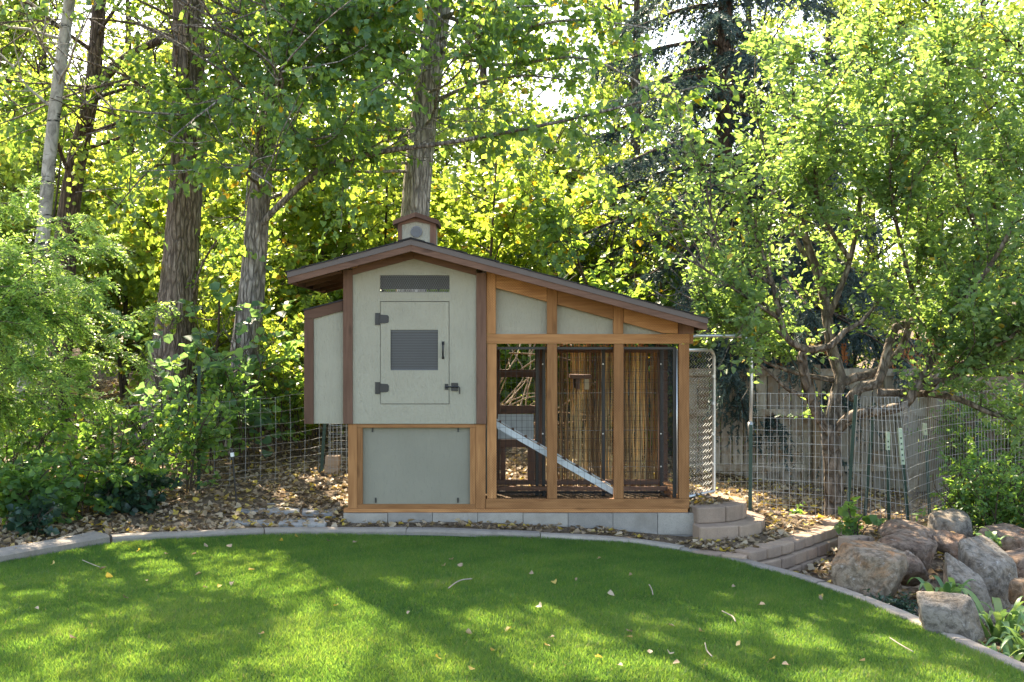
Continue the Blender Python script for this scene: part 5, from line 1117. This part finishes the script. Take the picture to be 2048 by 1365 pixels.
shrub('ground_cover', 'low dark weeds between the flat topped boulder and the curb', 'plant', [(1790, -2.05), (1815, -2.15), (1760, -2.15), (1830, -2.4), (1745, -2.1)], .13, .14, 'ivy', .03, 'ovate', .6, 119, 8, .04, 7, .08, .1, cull=False, yellow=0)
shrub('seedling', 'small seedling at the foot of the wire fence', 'plant', [(1590, 1.0)], .16, .1, 'shrub', .05, 'round', .9, 120, 3, .06, 3, .08, .1, cull=False, yellow=0)

# --- iris clumps
def iris(label, px, y, n, ln, seed, zo=0.0, lean=(0, 0)):
    r = np.random.default_rng(seed); t = thing('iris_plant', label, 'plant', 'strap leaved irises'); x = (px - CX) * (y + 10.5) / F; g = gnd(x, y) + zo; K = 9
    for k in range(n):
        a = r.uniform(0, 6.28); l = ln * r.uniform(.6, 1.15); w = r.uniform(.016, .027); dr = r.uniform(.6, 1.25); dx, dy = math.cos(a) + lean[0], math.sin(a) + lean[1]; o = r.normal(0, .05, 2); V = []; tw = r.normal(0, .5)
        for j in range(K):
            u = j / (K - 1); rr = l * (u * .55 * dr); z = l * (u * .95 - dr * .62 * u ** 2.4); ww = w * min(1, (1 - u) * 3 + .06); b = a + 1.57 + tw * u
            c = np.array((x + o[0] + dx * rr, y + o[1] + dy * rr, g + z)); s_ = np.array((math.cos(b), math.sin(b), 0)) * ww; V += [c - s_, c + np.array((0, 0, -.004)), c + s_]
        Q = [(j * 3 + i, j * 3 + i + 1, j * 3 + i + 4, j * 3 + i + 3) for j in range(K - 1) for i in (0, 1)]
        link('blade', fast_mesh('blade', np.array(V), np.array(Q), np.full(len(Q), np.clip(r.normal(.45, .25), 0, 1))), M['iris'], t)
iris('strap leaved iris between the big boulders', 1888, -2.25, 16, .42, 131, .16); iris('tall strap leaved iris at the lower right corner', 2000, -2.75, 24, .55, 132, .04); iris('iris clump cut by the bottom right edge', 2060, -3.1, 20, .5, 133); iris('short iris leaves below the right shrub', 1990, -.55, 9, .3, 134, .1)
iris('iris leaves low beside the curb in the corner', 1985, -3.35, 14, .34, 135)

# --- dead brush behind the run
T = Tree('brush_pile', 'tangle of dry dead branches seen through the run', 'brush', None, 140); r = T.rng
for k in range(34):
    px = r.uniform(975, 1100); p = np.array(P(px, r.uniform(700, 900), r.uniform(1.9, 2.6))); T.br.tube(bend(p, (r.normal(.6, .5), r.normal(0, .3), r.normal(.5, .5)), r.uniform(.5, 1.2), r, 0, 6, .18), [.009, .008, .007, .006, .005, .004, .002], 5, False)
T.done('stem'); T.t.children[0].data.materials[0] = M['twig']

# ================================================================ fallen leaves, litter, sticks
def litter_mesh(name, X, Yv, Z, size, rng, rnd, curl=.35):
    N = len(X); pos = np.stack([X, Yv, Z], -1); a = rng.uniform(0, 6.28, N); ax = np.stack([np.cos(a), np.sin(a), rng.normal(0, .25, N)], -1); nr = np.array((0, 0, 1)) + rng.normal(0, curl, (N, 3))
    return leaf_mesh(name, pos, ax, nr, size, .85, rng, rnd, 'heart', .3)
def in_poly(x, y, poly):
    c = np.zeros(len(x), bool); n = len(poly)
    for i in range(n):
        (x0, y0), (x1, y1) = poly[i], poly[(i + 1) % n]; t_ = ((y0 > y) != (y1 > y)) & (x < (x1 - x0) * (y - y0) / (y1 - y0 + 1e-12) + x0); c ^= t_
    return c
r = np.random.default_rng(77); N = 50000
X = r.uniform(-8, 6, N); Yv = -3.2 + 13.5 * r.random(N) ** 1.35
ok = (Yv > y_curb(X) + .16) & ~((X > -1.5) & (X < 1.62) & (Yv > -.08) & (Yv < 1.55)) & ~(in_poly(X, Yv, [tuple(q) for q in tp])) & ~(((X - 1.6) / .80) ** 2 + ((Yv - .42) / .80) ** 2 < 1)
ok &= (r.random(N) < .55 + .5 * wob(X, Yv, 1.7, 4)) | (X < 3.4)
X, Yv = X[ok], Yv[ok]; N = len(X)
Z = B(X, Yv) + r.uniform(.004, .028, N); dist = sstep(-.5, 3, Yv); rnd = np.clip(r.normal(.52, .22, N), 0, .86); rnd = np.where(r.random(N) < .08, r.uniform(.88, 1, N), rnd)
link('leaf_litter', litter_mesh('leaf_litter', X, Yv, Z, r.uniform(.04, .078, N), r, rnd), M['litter'], kind='stuff', label='brown fallen leaves covering the planting bed')
# litter on the terraces
N = 1500; X = r.uniform(1.5, 3.2, N); Yv = r.uniform(-1.2, 1.2, N); inr = ((X - 1.6) / .42) ** 2 + ((Yv - .42) / .40) ** 2 < 1
inb = in_poly(X, Yv, [tuple(q) for q in tp]) & ~(((X - 1.6) / .76) ** 2 + ((Yv - .42) / .76) ** 2 < 1); k = inr | inb; X, Yv, inr = X[k], Yv[k], inr[k]; N = len(X)
zt = np.where(inr, .04, -.225 + .09 * sstep(-.9, .9, Yv)) + r.uniform(.004, .022, N)
link('terrace_litter', litter_mesh('terrace_litter', X, Yv, zt, r.uniform(.04, .07, N), r, np.clip(r.normal(.58, .25, N), 0, 1)), M['litter'], kind='stuff', label='fallen leaves lying on the block terraces')
# single leaves on the lawn
spots = [(276, 1102, 1), (200, 1140, 0), (408, 1092, .6), (463, 1094, .5), (330, 1108, .4), (392, 1107, .5), (402, 1146, .7), (290, 1160, .6), (440, 1170, 1), (413, 1175, .6), (248, 1195, .15), (497, 1140, .9), (211, 1152, .95), (105, 1128, .9), (465, 1164, .5), (925, 1132, .5), (905, 1119, .6), (820, 1222, .6), (887, 1130, .6),
         (878, 1317, .95), (932, 1262, .7), (1195, 1118, .7), (1155, 1155, .3), (1215, 1185, .8), (1077, 1210, .8), (1060, 1145, .4), (1090, 1290, .8), (1108, 1162, .9), (1265, 1275, .8), (1258, 1150, .5), (1405, 1262, .8), (1338, 1250, .7), (1300, 1307, .6), (1360, 1325, .4), (1412, 1330, .5), (1518, 1210, .5), (1470, 1172, .5), (1550, 1317, .9), (1640, 1190, .9), (1637, 1194, .4), (1730, 1322, .6), (1578, 1330, .5), (1480, 1290, .85), (1255, 1262, .4), (1190, 1313, .9), (1022, 1255, .9), (675, 1210, .9), (940, 1340, .9), (70, 1215, .8), (140, 1275, .3), (560, 1080, 1), (590, 1072, .9), (655, 1082, .2), (705, 1085, .3), (520, 1268, .6), (1100, 1275, .4), (1235, 1330, .7), (990, 1300, .85), (1340, 1305, .75)]
def lawn_zone(px, py):
    row = 'at the far lawn edge' if py < 1125 else 'on the far lawn' if py < 1185 else 'on the middle lawn' if py < 1260 else 'on the near lawn'
    col = ['far left', 'left', 'centre left', 'centre', 'centre right', 'right', 'far right'][int(np.interp(px, [0, 250, 500, 800, 1100, 1350, 1600, 2048], [0, 1, 2, 3, 4, 5, 6, 6.9]))]
    return row, col
KIND = ('dried brown', 'pale tan', 'yellow'); zones = {}
for px, py, c in spots: zones.setdefault(((0 if c < .4 else (1 if c < .78 else 2)),) + lawn_zone(px, py), []).append((px, py))
for k, (px, py, c) in enumerate(spots):
    x, y = hit(px, py, lambda x, y: L(x, y) + .035); N1 = np.array([1.0]); kind = 0 if c < .4 else (1 if c < .78 else 2); row, col = lawn_zone(px, py); same = sorted(zones[(kind, row, col)]); n_ = same.index((px, py))
    which = '' if len(same) == 1 else (['left one of two', 'right one of two'] if len(same) == 2 else ['%s from the left' % q for q in ('first', 'second', 'third', 'fourth', 'fifth', 'sixth', 'seventh', 'eighth')])[n_] + ', '
    me = litter_mesh('fallen_leaf', N1 * x, N1 * y, N1 * (float(L(np.float64(x), np.float64(y))) + .034), N1 * r.uniform(.034, .052), r, N1 * min(1, c * .98 + .02), .5); o = link('fallen_leaf', me, M['litter'])
    tag(o, KIND[kind] + ' fallen leaf ' + row + ', ' + which + col, 'leaf', 'fallen leaves scattered on the lawn')
def stick(label, pts, rad):
    c = []
    for px, py in pts: x, y = hit(px, py, lambda x, y: L(x, y) + .036); c.append((x, y, float(L(np.float64(x), np.float64(y))) + .036 + r.uniform(0, .006)))
    o = MB().tube(dense(np.array(c), .02), rad, 6).build('stick', M['twig'], smooth=True); tag(o, label, 'stick', 'dry sticks on the lawn')
stick('pale crooked stick in the middle of the lawn', [(897, 1178), (915, 1165), (930, 1160), (944, 1159)], .0042); stick('pale crooked stick right of the lawn centre', [(1444, 1223), (1458, 1230), (1466, 1236), (1471, 1244)], .0042); stick('short forked stick below the coop shadow', [(1298, 1170), (1303, 1178), (1306, 1190)], .0035)
stick('thin pale stick low on the lawn', [(1410, 1288), (1414, 1302), (1424, 1315)], .0035); stick('long thin stick near the right curb', [(1780, 1278), (1800, 1290), (1826, 1305)], .0035); stick('thin straw stick at left of the lawn', [(165, 1122), (182, 1128), (200, 1135)], .003)
